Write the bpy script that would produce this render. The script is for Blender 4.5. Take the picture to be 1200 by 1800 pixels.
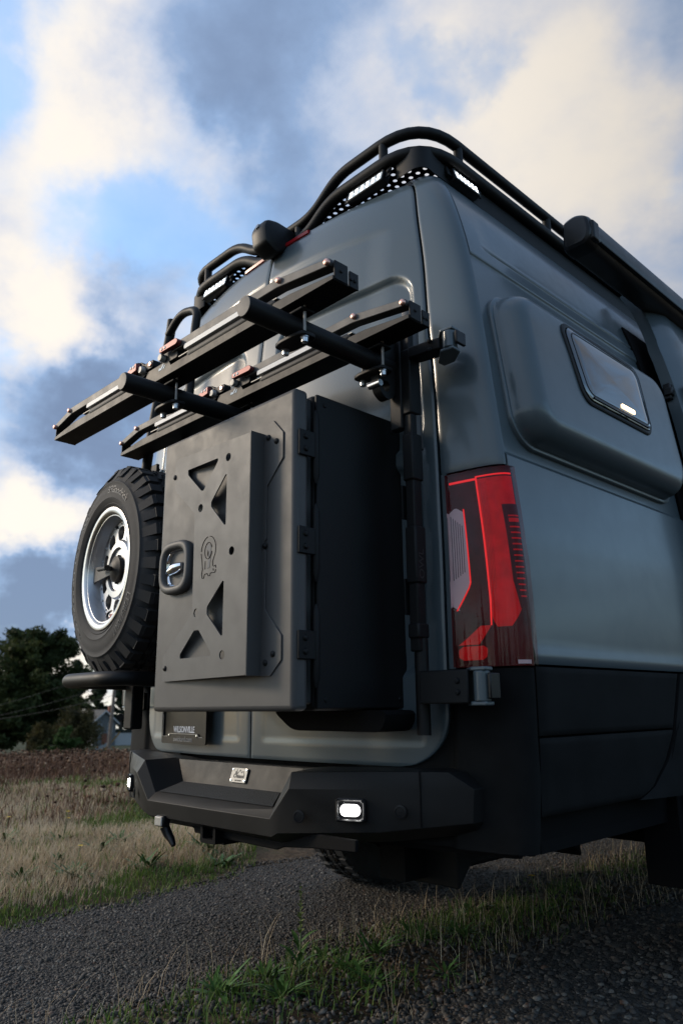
import bpy, bmesh, math, random
import numpy as np
from mathutils import Vector, Matrix
random.seed(7); rng = np.random.default_rng(7)
for o in list(bpy.data.objects): bpy.data.objects.remove(o)
SC = bpy.context.scene; COL = SC.collection
PI = math.pi

# ------------------------------------------------------------------ camera
cam = bpy.data.cameras.new('camera'); co = bpy.data.objects.new('camera', cam); COL.objects.link(co); SC.camera = co
cam.sensor_fit = 'VERTICAL'; cam.sensor_height = 36.0; cam.lens = 1328.45/1800*36; cam.clip_start = .05; cam.clip_end = 3000
CAM = (2.10, -1.60, 0.88)
def cam_matrix(yaw, pitch, roll):
    cy, sy, cp, sp = math.cos(yaw), math.sin(yaw), math.cos(pitch), math.sin(pitch)
    d = Vector((-sy*cp, cy*cp, sp)); r = Vector((cy, sy, 0)); u = r.cross(d)
    c, s = math.cos(roll), math.sin(roll)
    r2 = c*r + s*u; u2 = -s*r + c*u
    m = Matrix((r2, u2, -d)).transposed().to_4x4(); m.translation = CAM
    return m
co.matrix_world = cam_matrix(.799500759, .251163449, -.00994331710)
cam.dof.use_dof = True; cam.dof.focus_distance = 2.35; cam.dof.aperture_fstop = 4.0

# ------------------------------------------------------------------ sky and sun
SUN_DIR = Vector((-.80, -.50, .42)).normalized()           # towards the sun
SUN_EL = math.asin(SUN_DIR.z); SUN_AZ = math.atan2(SUN_DIR.x, SUN_DIR.y)
SKY_STRENGTH = .15
world = bpy.data.worlds.new('World'); SC.world = world; world.use_nodes = True
NT = world.node_tree; NT.nodes.clear()
class G:                                                    # small node graph helper
    def __init__(s, nt): s.nt = nt
    def n(s, typ, ins=None, **kw):
        nd = s.nt.nodes.new(typ)
        for k, v in kw.items(): setattr(nd, k, v)
        for k, v in (ins or {}).items():
            sk = nd.inputs[k]
            if isinstance(v, bpy.types.NodeSocket): s.nt.links.new(v, sk)
            else: sk.default_value = v
        return nd
    def m(s, op, a, b=None, c=None, clamp=False):
        ins = {0: a}
        if b is not None: ins[1] = b
        if c is not None: ins[2] = c
        nd = s.n('ShaderNodeMath', ins, operation=op); nd.use_clamp = clamp
        return nd.outputs[0]
    def mix(s, f, a, b, typ='RGBA', blend='MIX'):
        nd = s.n('ShaderNodeMix', data_type=typ)
        if typ == 'RGBA': nd.blend_type = blend; ia, ib, out = 6, 7, 2
        else: ia, ib, out = 2, 3, 0
        for i, v in ((0, f), (ia, a), (ib, b)):
            if isinstance(v, bpy.types.NodeSocket): s.nt.links.new(v, nd.inputs[i])
            else: nd.inputs[i].default_value = v
        return nd.outputs[out]
    def ss(s, x, lo, hi):
        nd = s.n('ShaderNodeMapRange', {0: x, 1: lo, 2: hi, 3: 0., 4: 1.}, interpolation_type='SMOOTHSTEP')
        return nd.outputs[0]
    def ramp(s, x, stops, interp='LINEAR'):
        nd = s.n('ShaderNodeValToRGB', {0: x}); cr = nd.color_ramp; cr.interpolation = interp
        while len(cr.elements) < len(stops): cr.elements.new(.5)
        for e, (p, c) in zip(cr.elements, stops): e.position = p; e.color = (*c, 1)
        return nd.outputs[0]
g = G(NT)
sky = g.n('ShaderNodeTexSky', sky_type='NISHITA', sun_disc=False, sun_elevation=SUN_EL, sun_rotation=SUN_AZ, air_density=1.0, dust_density=.6, ozone_density=2.0)
tc = g.n('ShaderNodeTexCoord'); D = tc.outputs['Generated']
sep = g.n('ShaderNodeSeparateXYZ', {0: D}); DZ = sep.outputs[2]
# cloud layer: noise on a plane overhead, stretched towards the horizon
den = g.m('ADD', g.m('MAXIMUM', DZ, 0.), .22)
pl = g.n('ShaderNodeCombineXYZ', {0: g.m('DIVIDE', sep.outputs[0], den), 1: g.m('DIVIDE', sep.outputs[1], den), 2: 3.7}).outputs[0]
n1 = g.n('ShaderNodeTexNoise', {'Vector': pl, 'Scale': 1.15, 'Detail': 11., 'Roughness': .56, 'Distortion': .35}).outputs[0]
sh = (SUN_DIR.x*.16, SUN_DIR.y*.16, 0)
pl2 = g.n('ShaderNodeVectorMath', {0: pl, 1: sh}, operation='ADD').outputs[0]
n1b = g.n('ShaderNodeTexNoise', {'Vector': pl2, 'Scale': 1.15, 'Detail': 5., 'Roughness': .56, 'Distortion': .35}).outputs[0]
n2 = g.n('ShaderNodeTexNoise', {'Vector': pl, 'Scale': .8, 'Detail': 4., 'Roughness': .5, 'W': 0.}, noise_dimensions='4D').outputs[0]
n3 = g.n('ShaderNodeTexNoise', {'Vector': pl, 'Scale': 3.3, 'Detail': 9., 'Roughness': .60}).outputs[0]
wv1 = g.n('ShaderNodeTexNoise', {'Vector': D, 'Scale': 5.5, 'Detail': 6., 'Roughness': .58}).outputs['Color']
wv2 = g.n('ShaderNodeVectorMath', {0: wv1, 1: (.5, .5, .5)}, operation='SUBTRACT').outputs[0]
DW = g.n('ShaderNodeVectorMath', {0: g.n('ShaderNodeVectorMath', {0: wv2, 3: .30}, operation='SCALE').outputs[0], 1: D}, operation='ADD').outputs[0]
DW = g.n('ShaderNodeVectorMath', {0: DW}, operation='NORMALIZE').outputs[0]
def lobes(lst):                                             # broad cloud banks given by direction, half width and weight
    tot = None
    for d, w, a in lst:
        d = Vector(d).normalized()
        dt = g.n('ShaderNodeVectorMath', {0: DW, 1: tuple(d)}, operation='DOT_PRODUCT').outputs['Value']
        e = g.m('POWER', 2.718, g.m('MULTIPLY', g.m('SUBTRACT', dt, 1.), 1/(w*w*.5)))
        e = g.m('MULTIPLY', e, a)
        tot = e if tot is None else g.m('ADD', tot, e)
    return tot
COVER = [((-.72, .19, .66), .06, -.42), ((-.60, .41, .68), .26, .22), ((-.424, .581, .695), .06, -.42), ((-.785, .326, .526), .07, -.26), ((-.735, .40, .545), .065, -.26), ((-.676, .468, .57), .07, -.16),
         ((-.33, .66, .67), .22, .34), ((-.281, .763, .583), .04, -.22), ((-.838, .307, .451), .10, .22), ((-.728, .446, .521), .07, -.20), ((-.82, .39, .41), .12, .12), ((-.87, .38, .31), .14, .28), ((-.91, .38, .13), .10, .30), ((-.90, .42, .05), .10, .10)]
SHADE = [((-.60, .415, .685), .14, -.14), ((-.68, .34, .65), .08, -.02), ((-.68, .25, .69), .08, .22), ((-.74, .31, .60), .09, .22), ((-.69, .40, .61), .07, .22), ((-.37, .64, .67), .12, .20), ((-.24, .68, .69), .06, -.06), ((-.30, .74, .60), .09, .22), ((-.545, .52, .655), .07, .08), ((-.54, .48, .69), .11, -.08),
         ((-.838, .307, .451), .085, .38), ((-.79, .40, .46), .08, -.12), ((-.858, .39, .334), .09, -.38), ((-.898, .36, .235), .07, .50), ((-.91, .38, .13), .07, -.56), ((-.90, .42, .045), .045, .75), ((-.443, .527, .726), .07, -.06)]
cover = lobes(COVER)
shade = lobes(SHADE)
n4 = g.n('ShaderNodeTexNoise', {'Vector': pl, 'Scale': 9., 'Detail': 5., 'Roughness': .6}).outputs[0]
fine = g.m('ADD', g.m('MULTIPLY', g.m('SUBTRACT', n3, .5), .30), g.m('MULTIPLY', g.m('SUBTRACT', n4, .5), .14))
low = g.m('MULTIPLY', g.ss(DZ, .30, .02), .12)
dens = g.ss(g.m('ADD', g.m('ADD', g.m('ADD', n1, fine), cover), low), .34, .74)
lit = g.m('ADD', g.m('ADD', g.m('MULTIPLY', n2, .45), g.m('MULTIPLY', fine, 1.3)), g.m('ADD', shade, g.m('MULTIPLY', g.m('SUBTRACT', n1, n1b), .95)))
K = 1/SKY_STRENGTH
ccol = g.ramp(g.ss(lit, -.14, .50), [(0, (.15*K, .205*K, .32*K)), (.25, (.225*K, .315*K, .48*K)), (.48, (.40*K, .46*K, .58*K)), (.74, (.58*K, .58*K, .61*K)), (1, (.78*K, .715*K, .63*K))])
toward = g.n('ShaderNodeVectorMath', {0: D, 1: tuple(Vector((SUN_DIR.x, SUN_DIR.y, 0)).normalized())}, operation='DOT_PRODUCT').outputs['Value']
ccol = g.mix(1.0, ccol, g.n('ShaderNodeCombineColor', {0: (f_ := g.m('ADD', g.m('MULTIPLY', g.ss(toward, -.8, .3), .72), .28)), 1: f_, 2: f_}).outputs[0], blend='MULTIPLY')   # clouds away from the low sun are dimmer
blue = g.mix(1.0, sky.outputs[0], (1.5, 1.6, 1.55, 1), blend='MULTIPLY')
skycol = g.mix(g.m('ADD', g.m('MULTIPLY', dens, .80), .17), blue, ccol)
below = g.ss(DZ, -.02, -.10)
skycol = g.mix(below, skycol, (.06*K, .06*K, .05*K, 1))
bg = g.n('ShaderNodeBackground', {'Color': skycol, 'Strength': SKY_STRENGTH})
wo = g.n('ShaderNodeOutputWorld', {'Surface': bg.outputs[0]})
sun = bpy.data.lights.new('sun', 'SUN'); sun.energy = 1.5; sun.angle = math.radians(12); sun.color = (1, .82, .62)
so = bpy.data.objects.new('sun', sun); COL.objects.link(so)
so.rotation_euler = SUN_DIR.to_track_quat('Z', 'Y').to_euler()
SC.view_settings.view_transform = 'Standard'; SC.view_settings.look = 'None'; SC.view_settings.exposure = 0.45; SC.view_settings.gamma = 1.0
SC.view_settings.use_curve_mapping = False

# ------------------------------------------------------------------ materials
def mat(name, col, rough=.5, metal=0., coat=0., bump=0., bscale=200., var=0., vscale=8., emit=None, estr=0., trans=0., spec=.5, ior=1.45, rvar=0., coatrough=.05, bdist=.002):
    m = bpy.data.materials.new(name); m.use_nodes = True; nt = m.node_tree; b = nt.nodes['Principled BSDF']; q = G(nt)
    b.inputs['Base Color'].default_value = (*col, 1); b.inputs['Roughness'].default_value = rough; b.inputs['Metallic'].default_value = metal
    b.inputs['Coat Weight'].default_value = coat; b.inputs['Coat Roughness'].default_value = coatrough; b.inputs['Specular IOR Level'].default_value = spec; b.inputs['IOR'].default_value = ior
    b.inputs['Transmission Weight'].default_value = trans
    tcn = q.n('ShaderNodeTexCoord').outputs['Object'] if (bump or var or rvar) else None
    if var:
        nz = q.n('ShaderNodeTexNoise', {'Vector': tcn, 'Scale': vscale, 'Detail': 5., 'Roughness': .6}).outputs[0]
        lo = tuple(c*(1-var) for c in col); hi = tuple(min(1, c*(1+var)) for c in col)
        nt.links.new(q.ramp(nz, [(.3, lo), (.7, hi)]), b.inputs['Base Color'])
    if rvar:
        nz = q.n('ShaderNodeTexNoise', {'Vector': tcn, 'Scale': 14., 'Detail': 6., 'Roughness': .65}).outputs[0]
        nt.links.new(q.n('ShaderNodeMapRange', {0: nz, 1: .3, 2: .7, 3: max(.02, rough-rvar), 4: rough+rvar}).outputs[0], b.inputs['Roughness'])
    if bump:
        nz = q.n('ShaderNodeTexNoise', {'Vector': tcn, 'Scale': bscale, 'Detail': 3., 'Roughness': .6}).outputs[0]
        bp = q.n('ShaderNodeBump', {'Strength': bump, 'Distance': bdist, 'Height': nz})
        nt.links.new(bp.outputs[0], b.inputs['Normal'])
    if emit: b.inputs['Emission Color'].default_value = (*emit, 1); b.inputs['Emission Strength'].default_value = estr
    return m
PAINT = mat('paint_grey_blue', (.064, .087, .099), .38, coat=.45, coatrough=.14, bump=.02, bscale=900, rvar=.04)
SHELL = mat('seam_black', (.004, .004, .0045), .8, spec=.15)
POWDER = mat('powder_coat_grey', (.060, .058, .057), .55, bump=.10, bscale=1400, rvar=.05, var=.06, vscale=3, bdist=.0006)
BLACK = mat('powder_coat_black', (.0070, .0070, .0073), .52, spec=.27, var=.3, vscale=7, bump=.12, bscale=1300, rvar=.05, bdist=.0006)
BLACKD = mat('powder_coat_deep_black', (.005, .0053, .0058), .55, spec=.28, bump=.12, bscale=1300, bdist=.0006)
SLATE = mat('slate_blue_steel', (.022, .030, .044), .55, bump=.1, bscale=1300, bdist=.0006)
CLAD = mat('textured_plastic', (.006, .0063, .0066), .8, spec=.16, bump=.5, bscale=420, var=.45, vscale=5, bdist=.001)
PLAST = mat('black_plastic', (.008, .008, .009), .34, spec=.35, rvar=.05)
RUBBER = mat('tyre_rubber', (.021, .021, .022), .78, bump=.25, bscale=160, var=.25, vscale=20)
RUBL = mat('tyre_lettering', (.055, .055, .056), .55)
SEAL = mat('rubber_seal', (.012, .012, .012), .6)
ALLOY = mat('wheel_alloy', (.60, .60, .61), .38, metal=1., rvar=.06)
ALLOYM = mat('machined_lip', (.44, .44, .44), .30, metal=1., rvar=.05)
STEEL = mat('bolt_steel', (.60, .60, .60), .3, metal=1.)
COPPER = mat('bolt_copper', (.75, .42, .33), .35, metal=.85)
CHROME = mat('chrome', (.85, .85, .86), .05, metal=1.)
BRUSH = mat('brushed_plate', (.34, .33, .31), .55, metal=.4, var=.1, vscale=40)
WHITE = mat('white_pad', (.62, .62, .61), .5, var=.05)
MAROON = mat('anodised_red', (.16, .035, .035), .45, metal=.3)
PALEBLUE = mat('pale_blue_print', (.22, .38, .52), .5)
PRINTW = mat('white_print', (.9, .9, .95), .5)
PRINTG = mat('grey_print', (.30, .30, .31), .4)
PRINTK = mat('black_print', (.02, .02, .02), .5)
TREAD = mat('grip_tape', (.018, .021, .024), .85, bump=1.0, bscale=260, bdist=.003)
LIGHT = mat('led_white', (.9, .9, .9), .3, emit=(.92, .97, 1), estr=7)
FOGLENS = mat('fog_lens', (.8, .8, .8), .3, emit=(1, .99, .97), estr=3.5)
LEDLENS = mat('led_reflector', (.42, .45, .46), .25, metal=.3, emit=(.9, .97, 1), estr=.28)
LIGHTB = mat('led_bright', (.9, .9, .9), .3, emit=(1, .98, .95), estr=26)
LENSR = mat('lens_red', (.70, .003, .007), .25, spec=.2, var=.25, vscale=22, emit=(1, .008, .014), estr=.05)
LENSM = mat('lens_mid_red', (.42, .003, .006), .2, spec=.3, var=.3, vscale=30, emit=(1, .008, .014), estr=.02)
LENSD = mat('lens_dark_red', (.075, .003, .006), .25, spec=.2, var=.45, vscale=14)
LENSL = mat('lens_bright_red', (.70, .008, .010), .2, emit=(1, .015, .015), estr=.45)
LENSC = mat('lens_clear', (.66, .74, .78), .12, spec=.5)
LENSG = mat('lens_clear_ridge', (.20, .24, .27), .2)
GLASS = mat('tinted_acrylic', (.022, .022, .026), .04, coat=1, coatrough=.01, spec=1.0)
INLAMP = mat('cabin_lamp', (1, .8, .5), .4, emit=(1, .72, .38), estr=4)
COVERM = bpy.data.materials.new('lamp_cover_clear'); COVERM.use_nodes = True
_q = G(COVERM.node_tree); _t = _q.n('ShaderNodeBsdfTransparent', {'Color': (.90, .72, .72, 1)}); _g = _q.n('ShaderNodeBsdfGlossy', {'Color': (1, 1, 1, 1), 'Roughness': .025})
_f = _q.n('ShaderNodeFresnel', {'IOR': 1.24}); COVERM.node_tree.links.new(_q.n('ShaderNodeMixShader', {0: _f.outputs[0], 1: _t.outputs[0], 2: _g.outputs[0]}).outputs[0], COVERM.node_tree.nodes['Material Output'].inputs[0])
BRAKE = mat('brake_red', (.32, .008, .012), .25, spec=.3)

# ------------------------------------------------------------------ mesh helpers
def link(name, me, m, parent=None, smooth=40, bevel=0., seg=2):
    if m: me.materials.append(m)
    o = bpy.data.objects.new(name, me); COL.objects.link(o)
    if smooth is not None and len(me.polygons):
        me.polygons.foreach_set('use_smooth', [True]*len(me.polygons)); me.set_sharp_from_angle(angle=math.radians(smooth))
    if parent is not None:
        o.parent = parent
        base = Vector(parent['base']) if 'base' in parent else Vector((0, 0, 0))
        o['base'] = tuple(base)
        if base.length: me.transform(Matrix.Translation(-base))
    if bevel:
        b = o.modifiers.new('edge', 'BEVEL'); b.width = bevel; b.segments = seg; b.limit_method = 'ANGLE'; b.angle_limit = math.radians(35)
        if smooth is not None: b.harden_normals = False
    return o
def tag(o, label=None, cat=None, group=None, kind=None):
    if label: o['label'] = label
    if cat: o['category'] = cat
    if group: o['group'] = group
    if kind: o['kind'] = kind
    return o
def thing(name, label, cat, loc, group=None):
    o = bpy.data.objects.new(name, None); COL.objects.link(o); o.location = loc; o['base'] = tuple(loc)
    o.empty_display_size = .1
    return tag(o, label, cat, group)
def children(o): return [c for c in bpy.data.objects if c.parent == o]
KIDS = {}
def copy_tree(o, loc, rz=None, sc=None, label=None):
    kids = {}
    for c in bpy.data.objects: kids.setdefault(c.parent, []).append(c)
    def rec(src, par):
        c = src.copy(); COL.objects.link(c)
        if par is not None: c.parent = par
        for k in kids.get(src, []): rec(k, c)
        return c
    r = rec(o, None); r.location = loc
    if rz is not None: r.rotation_euler.z = rz
    if sc is not None: r.scale = (sc, sc, sc)
    if label: r['label'] = label
    return r
class MB:
    def __init__(s): s.v = []; s.f = []
    def add(s, vs, fs):
        k = len(s.v); s.v += [tuple(map(float, p)) for p in vs]; s.f += [tuple(i+k for i in f) for f in fs]; return s
    def box(s, x0, x1, y0, y1, z0, z1, M=None):
        vs = [(x, y, z) for x in (x0, x1) for y in (y0, y1) for z in (z0, z1)]
        if M is not None: vs = [M @ Vector(p) for p in vs]
        return s.add(vs, [(0, 1, 3, 2), (4, 6, 7, 5), (0, 4, 5, 1), (2, 3, 7, 6), (0, 2, 6, 4), (1, 5, 7, 3)])
    def tube(s, pts, r, n=12, caps=True, closed=False):
        P = [Vector(p) for p in pts]; N = len(P); rs = r if hasattr(r, '__len__') else [r]*N
        T = []
        for i in range(N):
            a = P[(i-1) % N] if (closed or i > 0) else P[i]; b = P[(i+1) % N] if (closed or i < N-1) else P[i]
            T.append((b-a).normalized())
        up = Vector((0, 0, 1)) if abs(T[0].z) < .9 else Vector((0, 1, 0))
        u = T[0].cross(up).normalized(); vs = []
        for i in range(N):
            u = (u - T[i]*u.dot(T[i])).normalized(); w = T[i].cross(u)
            for k in range(n):
                a = 2*PI*k/n; vs.append(P[i] + (u*math.cos(a) + w*math.sin(a))*rs[i])
        fs = []
        for i in range(N if closed else N-1):
            j = (i+1) % N
            for k in range(n): fs.append((i*n+k, i*n+(k+1) % n, j*n+(k+1) % n, j*n+k))
        if caps and not closed: fs += [tuple(range(n-1, -1, -1)), tuple((N-1)*n+k for k in range(n))]
        return s.add(vs, fs)
    def cyl(s, a, b, r, n=16, r2=None): return s.tube([a, b], [r, r if r2 is None else r2], n)
    def lathe(s, prof, M, n=48, closed=False):              # prof: (radius, axial) along local z of M
        vs = [M @ Vector((r*math.cos(2*PI*k/n), r*math.sin(2*PI*k/n), a)) for r, a in prof for k in range(n)]
        L = len(prof); fs = [(i*n+k, i*n+(k+1) % n, ((i+1) % L)*n+(k+1) % n, ((i+1) % L)*n+k) for i in range(L if closed else L-1) for k in range(n)]
        return s.add(vs, fs)
    def prism(s, poly, M, d):                               # polygon in local xy, extruded along local z by d
        n = len(poly); vs = [M @ Vector((x, y, 0)) for x, y in poly] + [M @ Vector((x, y, d)) for x, y in poly]
        return s.add(vs, [tuple(range(n-1, -1, -1)), tuple(range(n, 2*n))] + [(i, (i+1) % n, n+(i+1) % n, n+i) for i in range(n)])
    def rings(s, loops, cap0=False, cap1=True):
        n = len(loops[0]); vs = [p for l in loops for p in l]; fs = []
        for i in range(len(loops)-1):
            for k in range(n): fs.append((i*n+k, i*n+(k+1) % n, (i+1)*n+(k+1) % n, (i+1)*n+k))
        if cap0: fs.append(tuple(range(n-1, -1, -1)))
        if cap1: fs.append(tuple((len(loops)-1)*n+k for k in range(n)))
        return s.add(vs, fs)
    def grid(s, P, skirt=None):                             # P: (n, m, 3) array; skirt: (n, m, 3) inner positions joined along the border
        n, m = P.shape[:2]; fs = [(i*m+j, i*m+j+1, (i+1)*m+j+1, (i+1)*m+j) for i in range(n-1) for j in range(m-1)]
        k0 = len(s.v); s.add(P.reshape(-1, 3), fs)
        if skirt is not None:
            bi = [(0, j) for j in range(m)] + [(i, m-1) for i in range(1, n)] + [(n-1, j) for j in range(m-2, -1, -1)] + [(i, 0) for i in range(n-2, 0, -1)]
            k1 = len(s.v); s.v += [tuple(map(float, skirt[i, j])) for i, j in bi]; L = len(bi)
            for q in range(L):
                a, b = bi[q], bi[(q+1) % L]
                s.f.append((k0+b[0]*m+b[1], k0+a[0]*m+a[1], k1+q, k1+(q+1) % L))
        return s
    def mesh(s, name, fix=True):
        me = bpy.data.meshes.new(name); me.from_pydata(s.v, [], s.f); me.update()
        if fix:
            bm = bmesh.new(); bm.from_mesh(me); bmesh.ops.recalc_face_normals(bm, faces=bm.faces); bm.to_mesh(me); bm.free()
        return me
    def build(s, name, m, parent=None, smooth=40, bevel=0., seg=2, fix=True): return link(name, s.mesh(name, fix), m, parent, smooth, bevel, seg)
def frame(o, ex, ey):
    ex = Vector(ex).normalized(); ey = Vector(ey); ey = (ey - ex*ey.dot(ex)).normalized(); ez = ex.cross(ey)
    m = Matrix((ex, ey, ez)).transposed().to_4x4(); m.translation = Vector(o); return m
def plate(name, loops, M, t, m, parent=None, bevel=0., smooth=35):   # flat sheet with real holes; thickness centred on the local plane
    cu = bpy.data.curves.new('outline', 'CURVE'); cu.dimensions = '2D'; cu.fill_mode = 'BOTH'; cu.extrude = t/2
    for lp in loops:
        sp = cu.splines.new('POLY'); sp.points.add(len(lp)-1); sp.use_cyclic_u = True
        for p, (x, y) in zip(sp.points, lp): p.co = (x, y, 0, 1)
    o = bpy.data.objects.new('outline', cu); me = bpy.data.meshes.new_from_object(o)
    bpy.data.objects.remove(o); bpy.data.curves.remove(cu)
    bm = bmesh.new(); bm.from_mesh(me); bmesh.ops.remove_doubles(bm, verts=bm.verts, dist=1e-5); bm.to_mesh(me); bm.free()
    me.transform(M); me.name = name
    return link(name, me, m, parent, smooth, bevel)
def text_mesh(txt, size, depth, spacing=1.0, shear=0., bold=0.):
    cu = bpy.data.curves.new('text', 'FONT'); cu.body = txt; cu.size = size; cu.extrude = depth/2; cu.align_x = 'CENTER'; cu.align_y = 'CENTER'
    cu.space_character = spacing; cu.shear = shear; cu.offset = bold; cu.resolution_u = 3
    o = bpy.data.objects.new('text', cu); me = bpy.data.meshes.new_from_object(o)
    bpy.data.objects.remove(o); bpy.data.curves.remove(cu); return me
def text(name, txt, size, M, m, parent, depth=.001, spacing=1.0, sx=1., shear=0., bold=0.):
    me = text_mesh(txt, size, depth, spacing, shear, bold); me.transform(M @ Matrix.Diagonal((sx, 1, 1, 1)))
    return link(name, me, m, parent, None)
def circ(cx, cy, r, n=14, sy=1.): return [(cx+r*math.cos(2*PI*k/n), cy+r*sy*math.sin(2*PI*k/n)) for k in range(n)]
def rrect(x0, x1, y0, y1, r, n=6):
    r = max(1e-4, min(r, (x1-x0)/2-1e-4, (y1-y0)/2-1e-4)); o = []
    for cx, cy, a0 in ((x1-r, y0+r, -PI/2), (x1-r, y1-r, 0), (x0+r, y1-r, PI/2), (x0+r, y0+r, PI)):
        for k in range(n+1): a = a0+PI/2*k/n; o.append((cx+r*math.cos(a), cy+r*math.sin(a)))
    return o
def fillet(pts, r, k=6):                                    # round the corners of a polyline
    P = [Vector(p) for p in pts]; out = [P[0]]; rs = r if hasattr(r, '__len__') else [r]*len(P)
    for i in range(1, len(P)-1):
        a, b, c = P[i-1], P[i], P[i+1]; l = min(rs[i], (a-b).length*.49, (c-b).length*.49)
        p0 = b+(a-b).normalized()*l; p1 = b+(c-b).normalized()*l
        for q in range(k+1): t = q/k; out.append(p0*(1-t)**2 + b*2*t*(1-t) + p1*t*t)
    out.append(P[-1]); return out
def poly_fillet(pts, r, k=3):
    n = len(pts); P = [Vector((*p, 0)) for p in pts]; out = []
    for i in range(n):
        a, b, c = P[i-1], P[i], P[(i+1) % n]; l = min(r, (a-b).length*.45, (c-b).length*.45)
        p0 = b+(a-b).normalized()*l; p1 = b+(c-b).normalized()*l
        for q in range(k+1): t = q/k; w = p0*(1-t)**2 + b*2*t*(1-t) + p1*t*t; out.append((w.x, w.y))
    return out
def sstep(x, lo, hi):
    t = np.clip((np.asarray(x, float)-lo)/(hi-lo), 0, 1); return t*t*(3-2*t)
def pchip(x, y):
    x = np.array(x, float); y = np.array(y, float); h = np.diff(x); d = np.diff(y)/h; m = np.zeros(len(x)); m[0] = d[0]; m[-1] = d[-1]
    for i in range(1, len(x)-1):
        if d[i-1]*d[i] > 0: w1 = 2*h[i]+h[i-1]; w2 = h[i]+2*h[i-1]; m[i] = (w1+w2)/(w1/d[i-1]+w2/d[i])
    def f(q):
        q = np.clip(np.asarray(q, float), x[0], x[-1]); i = np.clip(np.searchsorted(x, q)-1, 0, len(h)-1); t = (q-x[i])/h[i]
        return (1+2*t)*(1-t)**2*y[i] + t*(1-t)**2*h[i]*m[i] + t*t*(3-2*t)*y[i+1] + t*t*(t-1)*h[i]*m[i+1]
    return f

# ================================================================== THE VAN
van = thing('camper_van', 'tall grey blue camper van with black lower cladding parked on the gravel track', 'van', (0, 1.5, 0))
_V = [.50, .60, .80, 1.0, 1.3, 1.5, 1.8, 2.0, 2.27, 2.45, 2.61, 2.70, 2.79, 2.92, 3.1, 3.3]
_Z = pchip(_V, [.50, .60, .80, 1.0, 1.3, 1.5, 1.8, 2.0, 2.27, 2.45, 2.61, 2.685, 2.73, 2.755, 2.765, 2.77])
_XG = pchip(_V, [.775, .775, .785, .785, .787, .786, .780, .765, .735, .705, .67, .62, .55, .43, .25, .05])
_XS = pchip(_V, [.975, .985, 1.0, 1.003, .998, .982, .95, .925, .872, .822, .755, .70, .62, .49, .29, .06])
_YB = pchip(_V, [0, 0, 0, 0, 0, 0, 0, .003, .027, .045, .075, .115, .165, .24, .33, .42])
CROWN, DCY = .08, .07
def surf(s, v, sign=1):
    """body skin: s 0..1 across the back, 1..2 round the corner pillar, beyond 2 metres along the side; v runs up the body"""
    s, v = np.broadcast_arrays(np.asarray(s, float), np.asarray(v, float)); xg, xs, yb, z = _XG(v), _XS(v), _YB(v), _Z(v)
    sa = np.clip(s, 0, 1); x = sa*xg; y = yb + CROWN*sa**2.2
    t = np.clip(s-1, 0, 1); w = xs-xg; sl = CROWN*2.2/np.maximum(xg, .2); sl = np.minimum(sl, .25)
    a = .72*w; b = .042
    p0 = (xg, yb+CROWN); p3 = (xs, yb+CROWN+DCY); p1 = (xg+a, yb+CROWN+a*sl*.6); p2 = (xs, yb+CROWN+DCY-b)
    bx = [(1-t)**3*p0[i] + 3*t*(1-t)**2*p1[i] + 3*t*t*(1-t)*p2[i] + t**3*p3[i] for i in (0, 1)]
    c = s > 1; x = np.where(c, bx[0], x); y = np.where(c, bx[1], y)
    y = np.where(s > 2, y + (s-2), y)
    return np.stack([x*sign, y, z], -1)
def surf_n(s, v, sign=1):
    e = 1e-3; du = surf(s+e, v, 1)-surf(np.maximum(s-e, 0), v, 1); dv = surf(s, v+e, 1)-surf(s, v-e, 1)
    n = np.cross(du, dv); n /= np.linalg.norm(n, axis=-1, keepdims=True)+1e-12
    n[..., 0] *= sign; return n
def skin(s, v, off=0., sign=1): return surf(s, v, sign) + surf_n(s, v, sign)*np.asarray(off)[..., None]
def s_of_y(y, v): return 2 + (y - (_YB(v)+CROWN+DCY))      # side station of a given depth
def panel(name, S, V, off, m, parent, thick=.012, sign=1, smooth=45, bevel=0.):
    S, V = np.broadcast_arrays(S, V); off = np.broadcast_to(off, S.shape)
    mb = MB().grid(skin(S, V, off, sign), skin(S, V, off-thick, sign))
    return mb.build(name, m, parent, smooth, bevel, fix=False if sign == 1 else True)
# inner dark shell behind every gap, so that seams read as open joints
for sg in (1, -1):
    Vv = np.concatenate([np.linspace(.5, 2.6, 30), np.linspace(2.65, 3.3, 14)]); Sv = np.concatenate([np.linspace(0, 1, 10), np.linspace(1.1, 2, 10), np.array([2.4, 3, 4, 5, 6, 6.9])])
    Sg, Vg = np.meshgrid(Sv, Vv)
    MB().grid(skin(Sg, Vg, -.048, sg)).build('body_shell', SHELL, van, 45)
# ---- rear doors
def door_relief(x, z, xg):
    lx = xg-.045; cz, hz = 1.94, .315; cx = (.10+lx)/2; hx = (lx-.10)/2; r = .085
    dx = np.abs(x-cx)-(hx-r); dz = np.abs(z-cz)-(hz-r)
    d = np.hypot(np.maximum(dx, 0), np.maximum(dz, 0)) + np.minimum(np.maximum(dx, dz), 0) - r
    emb = -.019*sstep(-d, -.005, .020)
    czz, hzz = 1.27, .31; dz2 = np.abs(z-czz)-(hzz-r); dx2 = np.abs(x-cx)-(hx-.02-r); d2 = np.hypot(np.maximum(dx2, 0), np.maximum(dz2, 0)) + np.minimum(np.maximum(dx2, dz2), 0) - r
    emb = emb - .019*sstep(-d2, -.005, .020)
    step = -.007*sstep(2.50-.05*(x/.7)**2-z, -.004, .018)*sstep(x, .62, .50)
    low = -.002*sstep(1.05-z, 0, .05)*sstep(z, .765, .785)*sstep(x, .06, .08)*sstep(xg-.07-x, 0, .02)
    return emb+step+low
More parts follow.
